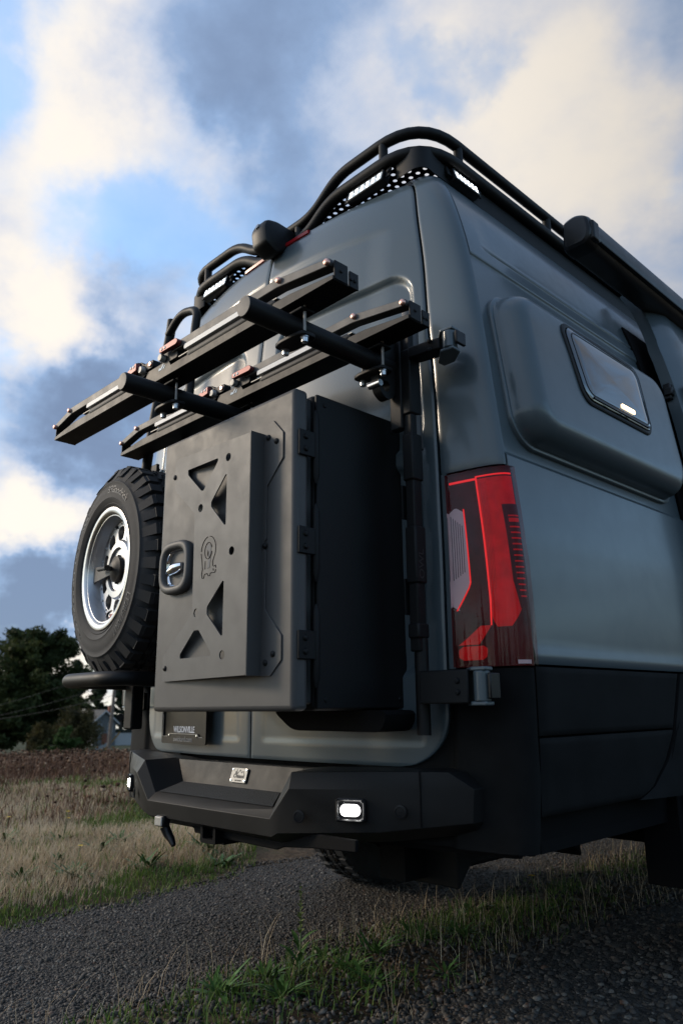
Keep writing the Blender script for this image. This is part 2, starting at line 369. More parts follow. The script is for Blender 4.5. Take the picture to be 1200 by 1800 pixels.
for sg, nm in ((1, 'rear_door'), (-1, 'rear_door')):
    V0, V1 = .715, 2.668; Vv = np.concatenate([np.linspace(V0, .87, 26), np.linspace(.88, 2.60, 200), np.linspace(2.605, V1, 18)])
    xg = _XG(Vv); zb = Vv-V0; zt = V1-Vv; rb, rt = .145, .05
    lim = xg-.006
    lim = lim - np.where(zb < rb, rb-np.sqrt(np.maximum(rb**2-(rb-zb)**2, 0)), 0) - np.where(zt < rt, rt-np.sqrt(np.maximum(rt**2-(rt-zt)**2, 0)), 0)
    x0 = np.full_like(lim, .0035); u = np.concatenate([np.linspace(0, .06, 5)[:-1], np.linspace(.06, .80, 60), np.linspace(.81, 1, 34)])
    X = x0[:, None] + (lim-x0)[:, None]*u[None]; S = X/xg[:, None]; V = np.broadcast_to(Vv[:, None], S.shape)
    rel = door_relief(X, _Z(V), xg[:, None])
    edge = np.minimum(np.minimum(X-x0[:, None], lim[:, None]-X), np.minimum(zb, zt)[:, None]); rel = rel - .003*(1-sstep(edge, 0, .006))
    tag(panel(nm, S, V, rel, PAINT, van, .014, sg), 'right rear door with pressed window outline' if sg > 0 else 'left rear door with pressed window outline')
# ---- corner pillars above the tail lights, lower corner strip and black corner cladding
def y_out(v): return np.interp(v, [.97, 1.10, 1.25, 1.32, 1.42, 1.525], [.166, .166, .163, .155, .146, .138])
SEAM = lambda v: np.where(v < 1.53, s_of_y(y_out(v), v), 1.93+.05*sstep(v, 1.55, 2.2))
for sg in (1, -1):
    Vv = np.concatenate([np.linspace(1.532, 2.60, 70), np.linspace(2.62, 2.86, 16)])
    s1 = np.minimum(SEAM(Vv)-.034, 2.); u = np.linspace(0, 1, 44)
    S = 1.006 + (s1-1.006)[:, None]*u; V = np.broadcast_to(Vv[:, None], S.shape)
    ed = np.minimum(u, 1-u)[None]*.25; tp = (Vv-1.532)[:, None]
    panel('corner_pillar', S, V, -.003*(1-sstep(np.minimum(ed, tp), 0, .006)), PAINT, van, .014, sg)
    # thin painted strip between door gap and lamp
    Vv = np.linspace(.975, 1.53, 30); S = np.linspace(1.006, 1.05, 5)[None]+0*Vv[:, None]
    panel('pillar_strip', S, Vv[:, None], -.001, PAINT, van, .012, sg)
    Vv = np.linspace(.52, .972, 60); Sv = np.concatenate([np.linspace(.60, 1.06, 30), np.linspace(1.08, 2., 40)])
    Sg, Vg = np.meshgrid(Sv, Vv); s_end = s_of_y(.158, Vg)
    Sg = np.where(Sg > 1.06, 1.06+(Sg-1.06)/(2-1.06)*(s_end-1.06), Sg)
    off = -.016 + .018*sstep(Sg, .985, 1.05) + .006*sstep(.80-Vg, 0, .14) + .03*np.exp(-((Vg-.60)/.05)**2)*sstep(Sg, 1.0, 1.2)*0
    panel('corner_cladding', Sg, Vg, off, CLAD, van, .01, sg)
    # side cladding: upper and lower moulded panels, then the wheel arch flare
    for k, (va, vb) in enumerate(((.800, .975), (.605, .794))):
        Vv = np.linspace(va, vb, 22); ya = np.full_like(Vv, .166) ; yb2 = np.interp(Vv, [.60, .63, .70, .78, .98], [.70, .80, .90, .963, 1.05])
        u = np.linspace(0, 1, 40); Y = ya[:, None]+(yb2-ya)[:, None]*u; V = np.broadcast_to(Vv[:, None], Y.shape)
        e = np.minimum(np.minimum(Y-ya[:, None], yb2[:, None]-Y), np.minimum(Vv-va, vb-Vv)[:, None])
        off = .008+.004*sstep(V, .70, .62)-.006*(1-sstep(e, 0, .010))
        panel('side_cladding', s_of_y(Y, V), V, off, CLAD, van, .02, sg)
    Vv = np.linspace(.60, .975, 24); th = np.interp(Vv, [.60, .63, .70, .78, .98], [.706, .806, .906, .969, 1.056])
    rr = lambda v: 1.5-np.sqrt(np.maximum(.56**2-(v-.39)**2, .02))
    u = np.linspace(0, 1, 14); Y = th[:, None]+(np.maximum(rr(Vv), th+.02)-th)[:, None]*u; V = np.broadcast_to(Vv[:, None], Y.shape)
    panel('wheel_arch_flare', s_of_y(Y, V), V, .010+.03*np.sin(u*PI/2)[None], CLAD, van, .05, sg)
    # the arch over the wheel and the sill further forward
    a = np.linspace(.12*PI, .88*PI, 30); rad = np.linspace(.56, .66, 6)
    Y = 1.5-np.cos(a)[:, None]*rad; V = .39+np.sin(a)[:, None]*rad
    panel('wheel_arch_lip', s_of_y(Y, V), V, .035-.02*np.linspace(0, 1, 6)[None]**2, CLAD, van, .06, sg)
    Vv = np.linspace(.42, .975, 14); Y = np.linspace(2.16, 6.2, 12)
    panel('sill_cladding', s_of_y(Y[None], Vv[:, None]), Vv[:, None], .006, CLAD, van, .02, sg)
# ---- side skins and roof
for sg in (1, -1):
    Vv = np.concatenate([np.linspace(.982, 1.53, 40), np.linspace(1.535, 2.40, 250), np.linspace(2.42, 3.3, 34)])
    ylist = np.concatenate([np.linspace(0, .10, 10)[:-1], np.linspace(.10, 1.35, 60), np.linspace(1.4, 6.2, 22)])
    start = np.where(Vv < 1.53, s_of_y(y_out(Vv), Vv), np.maximum(SEAM(Vv), 1.0))+.003
    y0 = start-2
    Sg = start[:, None] + ylist[None]; Vg = np.broadcast_to(Vv[:, None], Sg.shape); Z = _Z(Vg); Yl = np.broadcast_to(ylist[None], Sg.shape)
    rec = -.008*sstep(Z, 1.562, 1.572)*(1-sstep(Z, 2.266, 2.276))
    grv = -.010*np.exp(-((Z-2.335)/.0055)**2)*sstep(Yl, .09, .16)
    grv2 = -.005*sstep(Z-2.335, -.002, .03)*(1-sstep(Z, 2.40, 2.55))*sstep(Yl, .09, .16)
    bot = .006*np.exp(-((Z-1.0)/.02)**2) - .004*(1-sstep(Z-.982, 0, .01))
    ed = -.003*(1-sstep(Yl, 0, .006))
    tag(panel('side_panel', Sg, Vg, rec+grv+grv2+bot+ed, PAINT, van, .014, sg), 'right side panel with pressed waist lines' if sg > 0 else None)
MB().box(-.10, .10, .38, 6.2, 2.755, 2.766).build('roof_seam_strip', PAINT, van)
# front end of the cargo body, floor pan and axle, seen only from below
MB().box(-.95, .95, 6.05, 6.25, .45, 2.70).build('bulkhead', SHELL, van, bevel=.05)
MB().box(-.93, .93, .25, 6.0, .50, .56).build('floor_pan', SHELL, van)
MB().box(-.50, -.40, .2, 5.5, .38, .50).box(.40, .50, .2, 5.5, .38, .50).build('chassis_rail', SHELL, van)
ax = MB(); ax.cyl((-.8, 1.5, .39), (.8, 1.5, .39), .045); ax.lathe([(.0, -.12), (.10, -.10), (.15, 0), (.10, .10), (0, .12)], Matrix.Translation((.1, 1.5, .38)) @ Matrix.Rotation(PI/2, 4, 'Y'), 20)
ax.build('rear_axle', SHELL, van)
# ---- side pod over the bunk, with its window
def pod_outline(ins, n=14): return rrect(.19+ins, 1.275-ins, 1.605+ins, 2.135-ins, .105-ins*.6, n)
def on_side(pts, off): p = np.array(pts); return skin(s_of_y(p[:, 0], p[:, 1]), p[:, 1], np.full(len(p), off))
PH = .092
lo = [on_side(pod_outline(0), -.01), on_side(pod_outline(0), .004), on_side(pod_outline(.002), .006), on_side(pod_outline(.011), .006), on_side(pod_outline(.0125), .009)]
for t in np.linspace(.0, 1, 12): lo.append(on_side(pod_outline(.014+.062*(1-math.cos(t*PI/2))), .012+(PH-.012)*math.sin(t*PI/2)))
def ring_fill(fn_outline, off, ins0, cy, cv, k=8):
    base = np.array(fn_outline(ins0)); return [on_side(np.array((cy, cv))+(base-np.array((cy, cv)))*f, off) for f in np.linspace(1, .02, k)[1:]]
lo += ring_fill(pod_outline, PH, .076, .70, 1.87)
pod = MB().rings(lo).build('bunk_pod', PAINT, van, 50)
def win_outline(ins, n=8): return [(y+.062*(1-(v-1.788)/.274)*max(0., 1-(y-.435)/.55), v) for y, v in win_rect(ins, n)]
def win_rect(ins, n=8): return rrect(.435+ins, .985-ins, 1.788+ins, 2.062-ins, .052-ins*.5, n)
wl = [on_side(win_outline(0), PH-.004), on_side(win_outline(0), PH+.004), on_side(win_outline(.004), PH+.007), on_side(win_outline(.013), PH+.006), on_side(win_outline(.015), PH-.002)]
pod_w = MB().rings(wl, cap1=False).build('window_frame', SEAL, pod, 40)
wl = [on_side(win_outline(.016), PH-.002), on_side(win_outline(.016), PH+.009), on_side(win_outline(.024), PH+.013)]
for f in np.linspace(1, .02, 6)[1:]:
    b = np.array(win_outline(.024)); c = np.array((.710, 1.925)); wl.append(on_side(c+(b-c)*f, PH+.013+.006*(1-f*f)))
MB().rings(wl).build('window_pane', GLASS, pod, 60)
wl = [on_side(win_outline(.030), PH+.0142), on_side(win_outline(.0315), PH+.0155), on_side(win_outline(.034), PH+.0155), on_side(win_outline(.0355), PH+.0142)]
MB().rings(wl, cap1=False).build('pane_rib', PLAST, pod, 40)
def strip_on_side(y0, y1, v0, v1, off, th, name, m, par):
    Y, V = np.meshgrid(np.linspace(y0, y1, 4), np.linspace(v0, v1, 3)); return panel(name, s_of_y(Y, V), V, off, m, par, th)
strip_on_side(.74, .83, 1.832, 1.845, PH+.0195, .004, 'cabin_lamp', INLAMP, pod)
strip_on_side(.545, .94, 1.808, 1.816, PH+.0165, .004, 'window_stay', PLAST, pod)
# ---- sliding door, left open: its rear edge stands out from the side
Vv = np.concatenate([np.linspace(.99, 2.40, 50), np.linspace(2.42, 2.62, 8)]); Y0 = 1.375+.05*sstep(Vv, 2.2, 2.6)
u = np.linspace(0, 1, 24); Y = Y0[:, None]+u[None]*1.25; V = np.broadcast_to(Vv[:, None], Y.shape)
off = .135-.045*(1-sstep(Y-Y0[:, None], 0, .09))-.01*np.exp(-((V-2.3)/.012)**2)
sd = panel('sliding_door', s_of_y(Y, V), V, off, PAINT, van, .045)
tag(sd, 'open sliding door standing out from the side')
VG = np.linspace(.99, 2.45, 30); YG = np.linspace(1.335, 1.62, 8); panel('door_gap_shade', s_of_y(YG[None], VG[:, None]), VG[:, None], .004, SHELL, van, .01)  # black sheet painted in for the deep shade beside the open door
Y, V = np.meshgrid(np.linspace(1.40, 2.4, 8), np.linspace(1.68, 2.12, 8)); panel('window_pane', s_of_y(Y, V), V, .1375, GLASS, sd, .006)
mb = MB(); p = surf(s_of_y(1.375, 2.10), 2.10)+surf_n(s_of_y(1.375, 2.10), 2.10)*.06
mb.box(p[0]-.012, p[0]+.018, p[1]-.022, p[1]+.02, p[2]-.035, p[2]+.035).box(p[0]-.006, p[0]+.026, p[1]-.03, p[1]+.0, p[2]-.02, p[2]+.012)
mb.build('door_latch', PLAST, sd, bevel=.004)
# ---- tail lights
for sg in (1, -1):
    def lamp_panel(name, f0, f1, va, vb, off, m, par, nu=14, nv=24, th=.006, skew=None, round_=0.):
        Vv = np.linspace(va, vb, nv); sA = 1.055; sB = s_of_y(y_out(Vv), Vv)-.004
        S0 = sA+(sB-sA)*(f0(Vv) if callable(f0) else f0); S1 = sA+(sB-sA)*(f1(Vv) if callable(f1) else f1)
        if round_:
            zz = np.minimum(Vv-va, vb-Vv); sh = np.where(zz < round_, round_-np.sqrt(np.maximum(round_**2-(round_-zz)**2, 0)), 0)*3.2
            S0 = S0+sh*.9; S1 = np.maximum(S1-sh, S0+.002)
        S = S0[:, None]+(S1-S0)[:, None]*np.linspace(0, 1, nu); V = np.broadcast_to(Vv[:, None], S.shape)
        return panel(name, S, V, off, m, par, th, sg, 50)
    tl = lamp_panel('tail_light', 0, 1, .977, 1.522, .001, LENSD, van, 40, 50, .03)
    lamp_panel('lamp_cover', 0, 1, .978, 1.521, .014, COVERM, tl, 40, 50, .012)
    o = .0025
    lamp_panel('red_lens', lambda v: np.interp(v, [1.08, 1.10, 1.16, 1.495], [.40, .35, .335, .305]), lambda v: np.interp(v, [1.08, 1.11, 1.15, 1.18], [.60, .75, .92, .955]), 1.08, 1.495, o, LENSR, tl, 18, 34, .003)
    for k in range(5): lamp_panel('lens_facet', .345+.018*k, .348+.018*k, 1.14+.01*k, 1.485, o+.0006, LENSM, tl, 2, 12, .002)
    lamp_panel('light_guide', lambda v: np.interp(v, [1.09, 1.15, 1.5], [.325, .330, .288]), lambda v: np.interp(v, [1.09, 1.15, 1.5], [.338, .350, .307]), 1.085, 1.5, o+.0012, LENSL, tl, 4, 30, .004)
    lamp_panel('light_guide', .02, .30, 1.493, 1.499, o+.0012, LENSL, tl, 16, 3, .004)
    lamp_panel('light_guide', .29, .94, 1.500, 1.504, o+.0012, LENSL, tl, 16, 3, .004)
    rv = lamp_panel('reverse_lens', .0, lambda v: np.interp(v, [1.13, 1.20, 1.43], [.02, .145, .125]), 1.13, 1.42, o+.0005, LENSC, tl, 14, 24, .004, round_=.016)
    for k in range(6): lamp_panel('lens_groove', (.012+.0185*k), (.019+.0185*k), 1.215+.004*k, 1.398-.006*k, o+.0016, LENSG, tl, 3, 10, .002)
    lamp_panel('lens_rim', lambda v: np.interp(v, [1.13, 1.20, 1.42], [.024, .148, .128]), lambda v: np.interp(v, [1.13, 1.20, 1.42], [.034, .157, .137]), 1.13, 1.415, o+.0012, LENSL, tl, 3, 20, .003)
    gr = lamp_panel('louvre_grid', lambda v: np.interp(v, [1.12, 1.2, 1.41], [.80, .68, .62]), .975, 1.125, 1.412, o+.0016, LENSD, tl, 12, 20, .004)
    for k in range(15):
        vz = 1.155+.0158*k; f0 = np.interp(vz, [1.12, 1.2, 1.41], [.86, .76, .70])
        lamp_panel('louvre', f0, .95, vz, vz+(.011 if k == 13 else .004), o+.003, LENSR, tl, 6, 3, .002)
    lamp_panel('reflector', .03, lambda v: np.interp(v, [.985, 1.045], [.26, .29]), .995, 1.032, o+.001, LENSR, tl, 14, 6, .003, round_=.012)
    lamp_panel('reflector', lambda v: np.interp(v, [1.036, 1.085], [.03, .22]), lambda v: np.interp(v, [1.036, 1.085], [.20, .33]), 1.036, 1.085, o+.0008, LENSR, tl, 10, 8, .003)
    lamp_panel('reflector', .66, .96, .982, .992, o+.001, LENSC, tl, 8, 3, .003)
# ---- door hinges in body colour with black arms
def hinge(z, sg, h, px, py, low):
    mb = MB(); mb.cyl((sg*px, py, z-h/2), (sg*px, py, z+h/2), .021, 20)
    o = mb.build('door_hinge', PAINT, van, 45, .003)
    for zz in (z-h/2-.010, z+h/2): MB().prism([(sg*(px+.022), py-.016), (sg*(px+.020), py+.020), (sg*(px-.03), py+.060), (sg*(px-.07), py+.060), (sg*(px-.07), py+.03), (sg*(px-.02), py-.020)][::sg], Matrix.Translation((0, 0, zz)), .010).build('hinge_leaf', PAINT, o, 30, .003)
    MB().box(sg*(px+.024), sg*(px+.034), py-.012, py+.03, z-h/2+.006, z+h/2-.006).build('hinge_stop', PLAST, o, bevel=.003)
for sg in (1, -1):
    hinge(1.886, sg, .052, .908 if sg > 0 else .86, -.004 if sg > 0 else .02, False); hinge(.925, sg, .075, .952 if sg > 0 else .868, .0 if sg > 0 else .03, True)
# ---- high brake light and reversing camera on the roof edge
Sv = np.linspace(0, .30, 10)
for sg in (1, -1): panel('high_brake_light', Sv[None], np.array([2.638, 2.648, 2.660])[:, None], np.array([.006, .012, .006])[:, None], BRAKE, van, .02, sg)
prof = poly_fillet([(-.030, 2.615), (.035, 2.585), (.10, 2.63), (.175, 2.715), (.13, 2.735), (.03, 2.742), (-.028, 2.728), (-.042, 2.69)], .016, 3)
hc = MB().rings([[(x*.9+.040, .065+(y-.06)*sc*.9, 2.668+(z-2.67)*sc*.9) for y, z in prof] for x, sc in ((-.072, .80), (-.062, .95), (-.045, 1), (.018, 1), (.030, .95), (.036, .82))], cap0=True).build('reversing_camera', mat('camera_shell', (.007, .007, .0075), .45, spec=.3), van, 35)
MB().lathe([(0, .006), (.010, .005), (.013, 0), (.013, -.02)], frame((.024, -.022, 2.700), (1, 0, 0), (0, .25, 1)), 20).build('camera_lens', GLASS, hc)

# ---- rear bumper: folded steel, step in the middle, two raised wings
def bumper_stations(sg):
    C = [((.30, .03, .700)), ((.335, -.050, .703)), ((.268, -.072, .632)), ((.318, -.150, .598)), ((.330, -.172, .575)), ((.330, -.166, .527)), ((.32, -.10, .498)), ((.32, .05, .500))]
    Z0 = [(0, p[1], p[2]) for p in C]
    W0 = [(.36, .03, .705), (.372, -.040, .706), (.385, -.090, .704), (.398, -.150, .702), (.410, -.172, .660), (.362, -.170, .540), (.36, -.11, .508), (.36, .05, .505)]
    W1 = [(.60, .07, .712), (.61, .02, .713), (.615, -.01, .712), (.640, -.052, .709), (.655, -.060, .665), (.640, -.058, .558), (.63, .0, .528), (.62, .10, .528)]
    W2 = [(.80, .12, .716), (.80, .08, .716), (.80, .06, .715), (.815, .022, .712), (.872, .052, .672), (.865, .052, .590), (.85, .10, .560), (.83, .16, .560)]
    W3 = [(.80, .20, .714), (.82, .19, .714), (.83, .18, .713), (.850, .150, .706), (.892, .150, .670), (.885, .150, .597), (.87, .17, .572), (.83, .20, .570)]
    W4 = [(.80, .34, .700), (.82, .34, .700), (.83, .34, .695), (.850, .34, .690), (.885, .34, .662), (.880, .34, .612), (.87, .34, .60), (.83, .34, .60)]
    return [[(sg*x, y, z) for x, y, z in st] for st in (Z0, C, W0, W1, W2, W3, W4)]
bm_ = MB()
for sg in (1, -1): bm_.rings(bumper_stations(sg), cap0=False, cap1=True)
bump = bm_.build('rear_bumper', BLACK, van, 24, .004)
tag(bump, 'folded steel rear bumper with sunken step')
MB().grid(np.array([[(x*(.262+.045*k/4)/.30, -.078-.066*k/4, .6335-.030*k/4) for x in np.linspace(-.30, .30, 12)] for k in range(5)]), None).build('grip_tape', TREAD, bump)
# fog lights, sensors, seams, badge
def face_pt(x, z, sg):                                      # a point on the wing face
    xa, ya, xb, yb = .410, -.172, .655, -.060
    if x > .655: xa, ya, xb, yb = .655, -.060, .872, .052
    t = (x-xa)/(xb-xa); return Vector((sg*x, ya+(yb-ya)*t, z)), Vector((sg*(xb-xa), yb-ya, 0)).normalized()
for sg in (1, -1):
    p, t = face_pt(.578, .612, sg); n = Vector((t.y*sg, -t.x*sg, 0)).normalized(); n = n if n.y < 0 else -n
    M = frame(p + n*.002, t if sg > 0 else -t, (0, 0, 1))
    fl = MB().rings([[M @ Vector((x, y, d)) for x, y in rrect(-.042+i, .042-i, -.030+i, .030-i, .010)] for i, d in ((0, -.004), (0, .006), (.004, .008), (.008, .004))]).build('fog_light', PLAST, bump, 35)
    MB().rings([[M @ Vector((x, y, d)) for x, y in rrect(-.028+i, .028-i, -.015+i, .015-i, .014)] for i, d in ((0, .004), (0, .0075), (.004, .010))]).build('led_lens', FOGLENS, fl, 35)
    mb = MB()
    for q in (-.0125, .0125): mb.lathe([(0, .0125), (.010, .0118), (.0128, .0098)], M @ Matrix.Translation((q, 0, 0)), 18)
    mb.build('led_diode', LIGHTB, fl)
    mb = MB()
    for bx in (-.036, .036):
        for by in (-.024, .024): mb.lathe([(0, .0125), (.003, .012), (.0045, .010), (.0045, .006)], M @ Matrix.Translation((bx, by, 0)), 10)
    mb.build('bolt', BLACKD, fl)
    for sx, sz in ((.44, .590), (.70, .612)):
        p, t = face_pt(sx, sz, sg); n = Vector((-t.y, t.x, 0)); n = n if n.y < 0 else -n
        M2 = frame(p + n*.001, t if sg > 0 else -t, (0, 0, 1))
        se = MB().lathe([(.017, 0), (.017, .004), (.013, .0045), (.012, .0025), (0, .003)], M2, 24).build('parking_sensor', PLAST, bump)
    MB().tube([(sg*.7455, -.0105, .7122), (sg*.749, -.0128, .667), (sg*.745, -.0100, .575)], .0022, 6).build('seam', SHELL, bump)
M = frame((.0415, -.0625, .671), (1, 0, .0), (0, -.02, 1)); M.translation = Vector((.0415, -.0655, .6685))
M = frame((.0415, -.0655, .6685), (1, 0, 0), (0, .29, 1))
bd = plate('badge', [poly_fillet([(-.041, -.0225), (.041, -.0225), (.041, .0225), (-.041, .0225)], .005)], M, .003, BRUSH, bump, .0008)
mb = MB()
for bx in (-.035, .035):
    for by in (-.017, .017): mb.lathe([(0, .004), (.003, .0035), (.0036, .0015)], M @ Matrix.Translation((bx, by, 0)), 10)
mb.build('rivet', CHROME, bd)
text('badge_word', 'CAtuned', .0165, M @ Matrix.Translation((.001, -.003, .0022)), PRINTK, bd, .0006, .95, .95, .12, .0004)
text('badge_word', 'OFF ROAD', .0062, M @ Matrix.Translation((.002, -.0165, .0022)), PRINTK, bd, .0006, 1.15)
mb = MB()
for a, b, c in (((-.016, .003), (-.013, .018), (-.010, .003)), ((-.021, .003), (-.018, .012), (-.015, .003))): mb.prism([a, c, b], M @ Matrix.Translation((0, 0, .0016)), .0008)
for pl_ in ([(-.008, .005), (.004, .017), (.012, .007), (.019, .013), (.028, .002)],): mb.tube([M @ Vector((x, y, .002)) for x, y in pl_], .0007, 5)
mb.build('badge_mark', PRINTK, bd)
# tow receiver, tow wiring socket, recovery plate below the step
tr = MB(); tr.rings([[(x, y, z) for x, z in rrect(-.040+i, .040-i, .472+i, .535-i, .006)] for i, y in ((0, -.04), (0, -.150), (.012, -.150), (.014, -.06))]).build('tow_receiver', SHELL, bump, 30)
MB().prism([(-.26, .525), (-.20, .525), (-.12, .50), (-.115, .488), (.30, .485), (.33, .495), (.46, .507), (.62, .515), (.62, .545), (-.26, .545)][::-1], frame((0, -.11, 0), (1, 0, 0), (0, 0, 1)), .012).build('under_plate', SHELL, bump, 30, .003)
mb = MB().box(-.262, -.215, -.178, -.150, .500, .535); ts = mb.build('tow_socket', PLAST, bump, bevel=.004)
MB().box(-.260, -.217, -.184, -.178, .503, .532).build('socket_lid', BRUSH, ts, bevel=.003)
MB().tube([(-.235, -.16, .50), (-.225, -.15, .475), (-.205, -.15, .462), (-.19, -.15, .445)], [.016, .015, .012, .008], 10).build('socket_plug', PLAST, ts)
# number plate
pm = frame((-.370, -.010, .835), (1, -.05, 0), (0, 0, 1))
np_ = plate('number_plate', [poly_fillet([(-.152, -.078), (.152, -.078), (.152, .078), (-.152, .078)], .008)], pm, .004, PLAST, van, .001)
text('plate_word', 'WILSONVILLE', .031, pm @ Matrix.Translation((0, -.034, .0032)), PRINTW, np_, .0008, .98, .80, 0, .0006)
fr = [rrect(-.158, .158, -.084, .084, .008), rrect(-.145, .145, -.058, .070, .004)]
nf = plate('plate_frame', [fr[0], [(-.145, -.060), (-.112, -.060), (-.100, -.050), (.100, -.050), (.112, -.060), (.145, -.060), (.145, .072), (-.145, .072)]], pm @ Matrix.Translation((0, 0, .004)), .006, PLAST, np_, .001)
text('frame_word', 'swickard.com', .026, pm @ Matrix.Translation((0, -.0675, .0075)), PRINTG, nf, .0008, .98, .95)
MB().tube([pm @ Vector(p) for p in ((-.147, .02, .0075), (-.147, -.0585, .0075), (-.113, -.0585, .0075), (-.101, -.0485, .0075), (.101, -.0485, .0075), (.113, -.0585, .0075), (.138, -.0585, .0075))], .0013, 6).build('frame_edge', BRUSH, nf)
mb = MB()
for bx in (-.098, .098): mb.lathe([(0, .0105), (.004, .010), (.005, .0065)], pm @ Matrix.Translation((bx, -.055, 0)), 10)
mb.build('screw', CHROME, nf)
# exhaust tip and hanging tank under the floor
mb = MB().lathe([(.030, -.20), (.034, 0), (.036, .004), (.034, .008), (.030, .006), (.028, -.03), (0, -.03)], frame((.62, .95, .455), (-.45, .85, 0), (0, 0, 1)) @ Matrix.Rotation(PI/2, 4, 'X') if False else frame((.64, .955, .450), (.88, .47, 0), (0, 0, 1)), 24); mb.build('exhaust_tip', STEEL, van, 40)
MB().prism([(.30, .36), (.36, .42), (.92, .42), (1.0, .36), (.98, .56), (.28, .56)], frame((.62, 0, 0), (0, 1, 0), (0, 0, 1)), -.26).build('step_tank', BLACKD, van, 30, .006)
MB().box(.84, .97, 1.02, 1.05, .30, .60).build('mud_flap', SHELL, van, bevel=.004)
# ---- wheels on the ground
def wheel_parts(par, M, R=.39, W=.255, full=True):
    """M: local z = outboard axis, origin at the face of the rim"""
    hw = W; sh = R-.020
    prof = [(.222, -.012), (.240, .004), (.246, .0085), (.249, .0065), (.262, .014), (.268, .0168), (.271, .0150), (.285, .017), (.310, .012), (.324, .0085), (.327, .0105), (.331, .0100), (.334, .0045), (.345, -.002), (.362, -.014), (sh, -.030), (R-.011, -.050), (R-.010, -W/2), (R-.011, -W+.030), (sh, -W+.012), (.33, -W+.002), (.24, -W+.02), (.215, -W+.03)]
    ty = MB().lathe(prof, M, 96).build('tyre', RUBBER, par, 50)
    lug = MB(); n = 40
    def block(a0, a1, r0, r1, z0, z1, tw=0., dz=0.):
        vs = []
        for r, ins in ((r0, 0), (r1, .12)):
            for a, z in ((a0, z0), (a1, z0), (a1, z1), (a0, z1)):
                aa = a + (.5*(a0+a1)-a)*ins + tw*(z-z0)/max(1e-6, z1-z0); zz = z + (.5*(z0+z1)-z)*ins*.6
                vs.append(M @ Vector((r*math.cos(aa), r*math.sin(aa), zz)))
        lug.add(vs, [(0, 1, 5, 4), (1, 2, 6, 5), (2, 3, 7, 6), (3, 0, 4, 7), (4, 5, 6, 7)])
    for k in range(n):
        a = 2*PI*k/n; w = 2*PI/n; alt = k % 2
        block(a+.08*w, a+.78*w, R-.016, R+.001, -.026-(.010 if alt else 0), -.074)
        block(a+.10*w, a+.80*w, R-.016, R+.001, -W+.072, -W+.018+(.008 if alt else 0))
        # shoulder lug running down the sidewall
        vs = []
        z_, r_ = ((-.036, R-.004), (-.012, .352-(.014 if alt else 0)))
        d0, d1 = (.10, .76) if alt else (.14, .72)
        for aa, (z1, r1), (z2, r2) in ((a+d0*w, (-.040, R-.001), (-.012, .350-.014*alt)), (a+d1*w, (-.040, R-.001), (-.012, .350-.014*alt))):
            for (zz, r) in ((z1, r1), (z1+.014, r1-.004), (z2+.016, r2), (z2, r2-.004)): vs.append(M @ Vector((r*math.cos(aa), r*math.sin(aa), zz)))
        lug.add(vs, [(0, 1, 2, 3), (4, 7, 6, 5), (0, 4, 5, 1), (1, 5, 6, 2), (2, 6, 7, 3)])
        for c, (z0, z1, tw) in enumerate(((-.080, -.106, .35), (-.110, -.142, -.3), (-.146, -.176, .35))):
            o = (.0, .35, .15)[c]
            block(a+(o+.06)*w, a+(o+.62)*w, R-.016, R, z0, z1, tw*w)
            block(a+(o+.66)*w, a+(o+1.0)*w, R-.016, R-.001, z0-.004, z1+.006, -tw*w)
    lug.build('tread', RUBBER, ty, 30)
    rim = MB().lathe([(.205, -.012), (.222, -.010), (.233, -.004), (.233, .004), (.226, .006), (.214, .003), (.205, -.006), (.197, -.03), (.190, -.085), (.186, -.115), (.19, -W+.04), (.20, -W+.03)], M, 80).build('rim', ALLOYM if full else ALLOY, par, 45)
    MB().lathe([(.2045, -.007), (.1965, -.031), (.1895, -.086), (.1855, -.116), (.183, -.116), (.187, -.085), (.194, -.03), (.202, -.0075)], M, 80, True).build('rim_barrel', ALLOY, rim, 45)
    win = []
    for k in range(10):
        a = 2*PI*(k+.5)/10; ca, sa = math.cos(a), math.sin(a)
        win.append([(x*ca-y*sa, x*sa+y*ca) for x, y in poly_fillet([(.116, -.021), (.148, -.033), (.168, -.023), (.168, .023), (.148, .033), (.116, .021)], .009, 2)])
    plate('spoke_disc', [circ(0, 0, .188, 72)] + win + [circ(0, 0, .048, 28)], M @ Matrix.Translation((0, 0, -.066)), .026, ALLOY, rim, .004)
    MB().lathe([(.115, -.052), (.108, -.044), (.085, -.042), (.080, -.048), (.076, -.062), (.048, -.068)], M, 60).build('hub_ring', ALLOY, rim, 40)
    mb = MB()
    for k in range(20): a = 2*PI*k/20; mb.lathe([(0, .005), (.003, .005), (.0042, .003), (.0042, 0)], M @ Matrix.Translation((.177*math.cos(a), .177*math.sin(a), -.0525)), 8)
    mb.build('rim_bolt', STEEL, rim)
    return ty, rim
for sg in (1, -1):
    for yy in (1.5, 5.6):
        if yy > 5: continue
        wh = bpy.data.objects.new('wheel', None); COL.objects.link(wh); wh.parent = van; wh['base'] = van['base']
        wheel_parts(wh, frame((sg*1.0, yy, .389), (0, -sg, 0), (0, 0, 1)) if sg > 0 else frame((-1.0, yy, .389), (0, -1, 0), (0, 0, 1)), .39, .255)

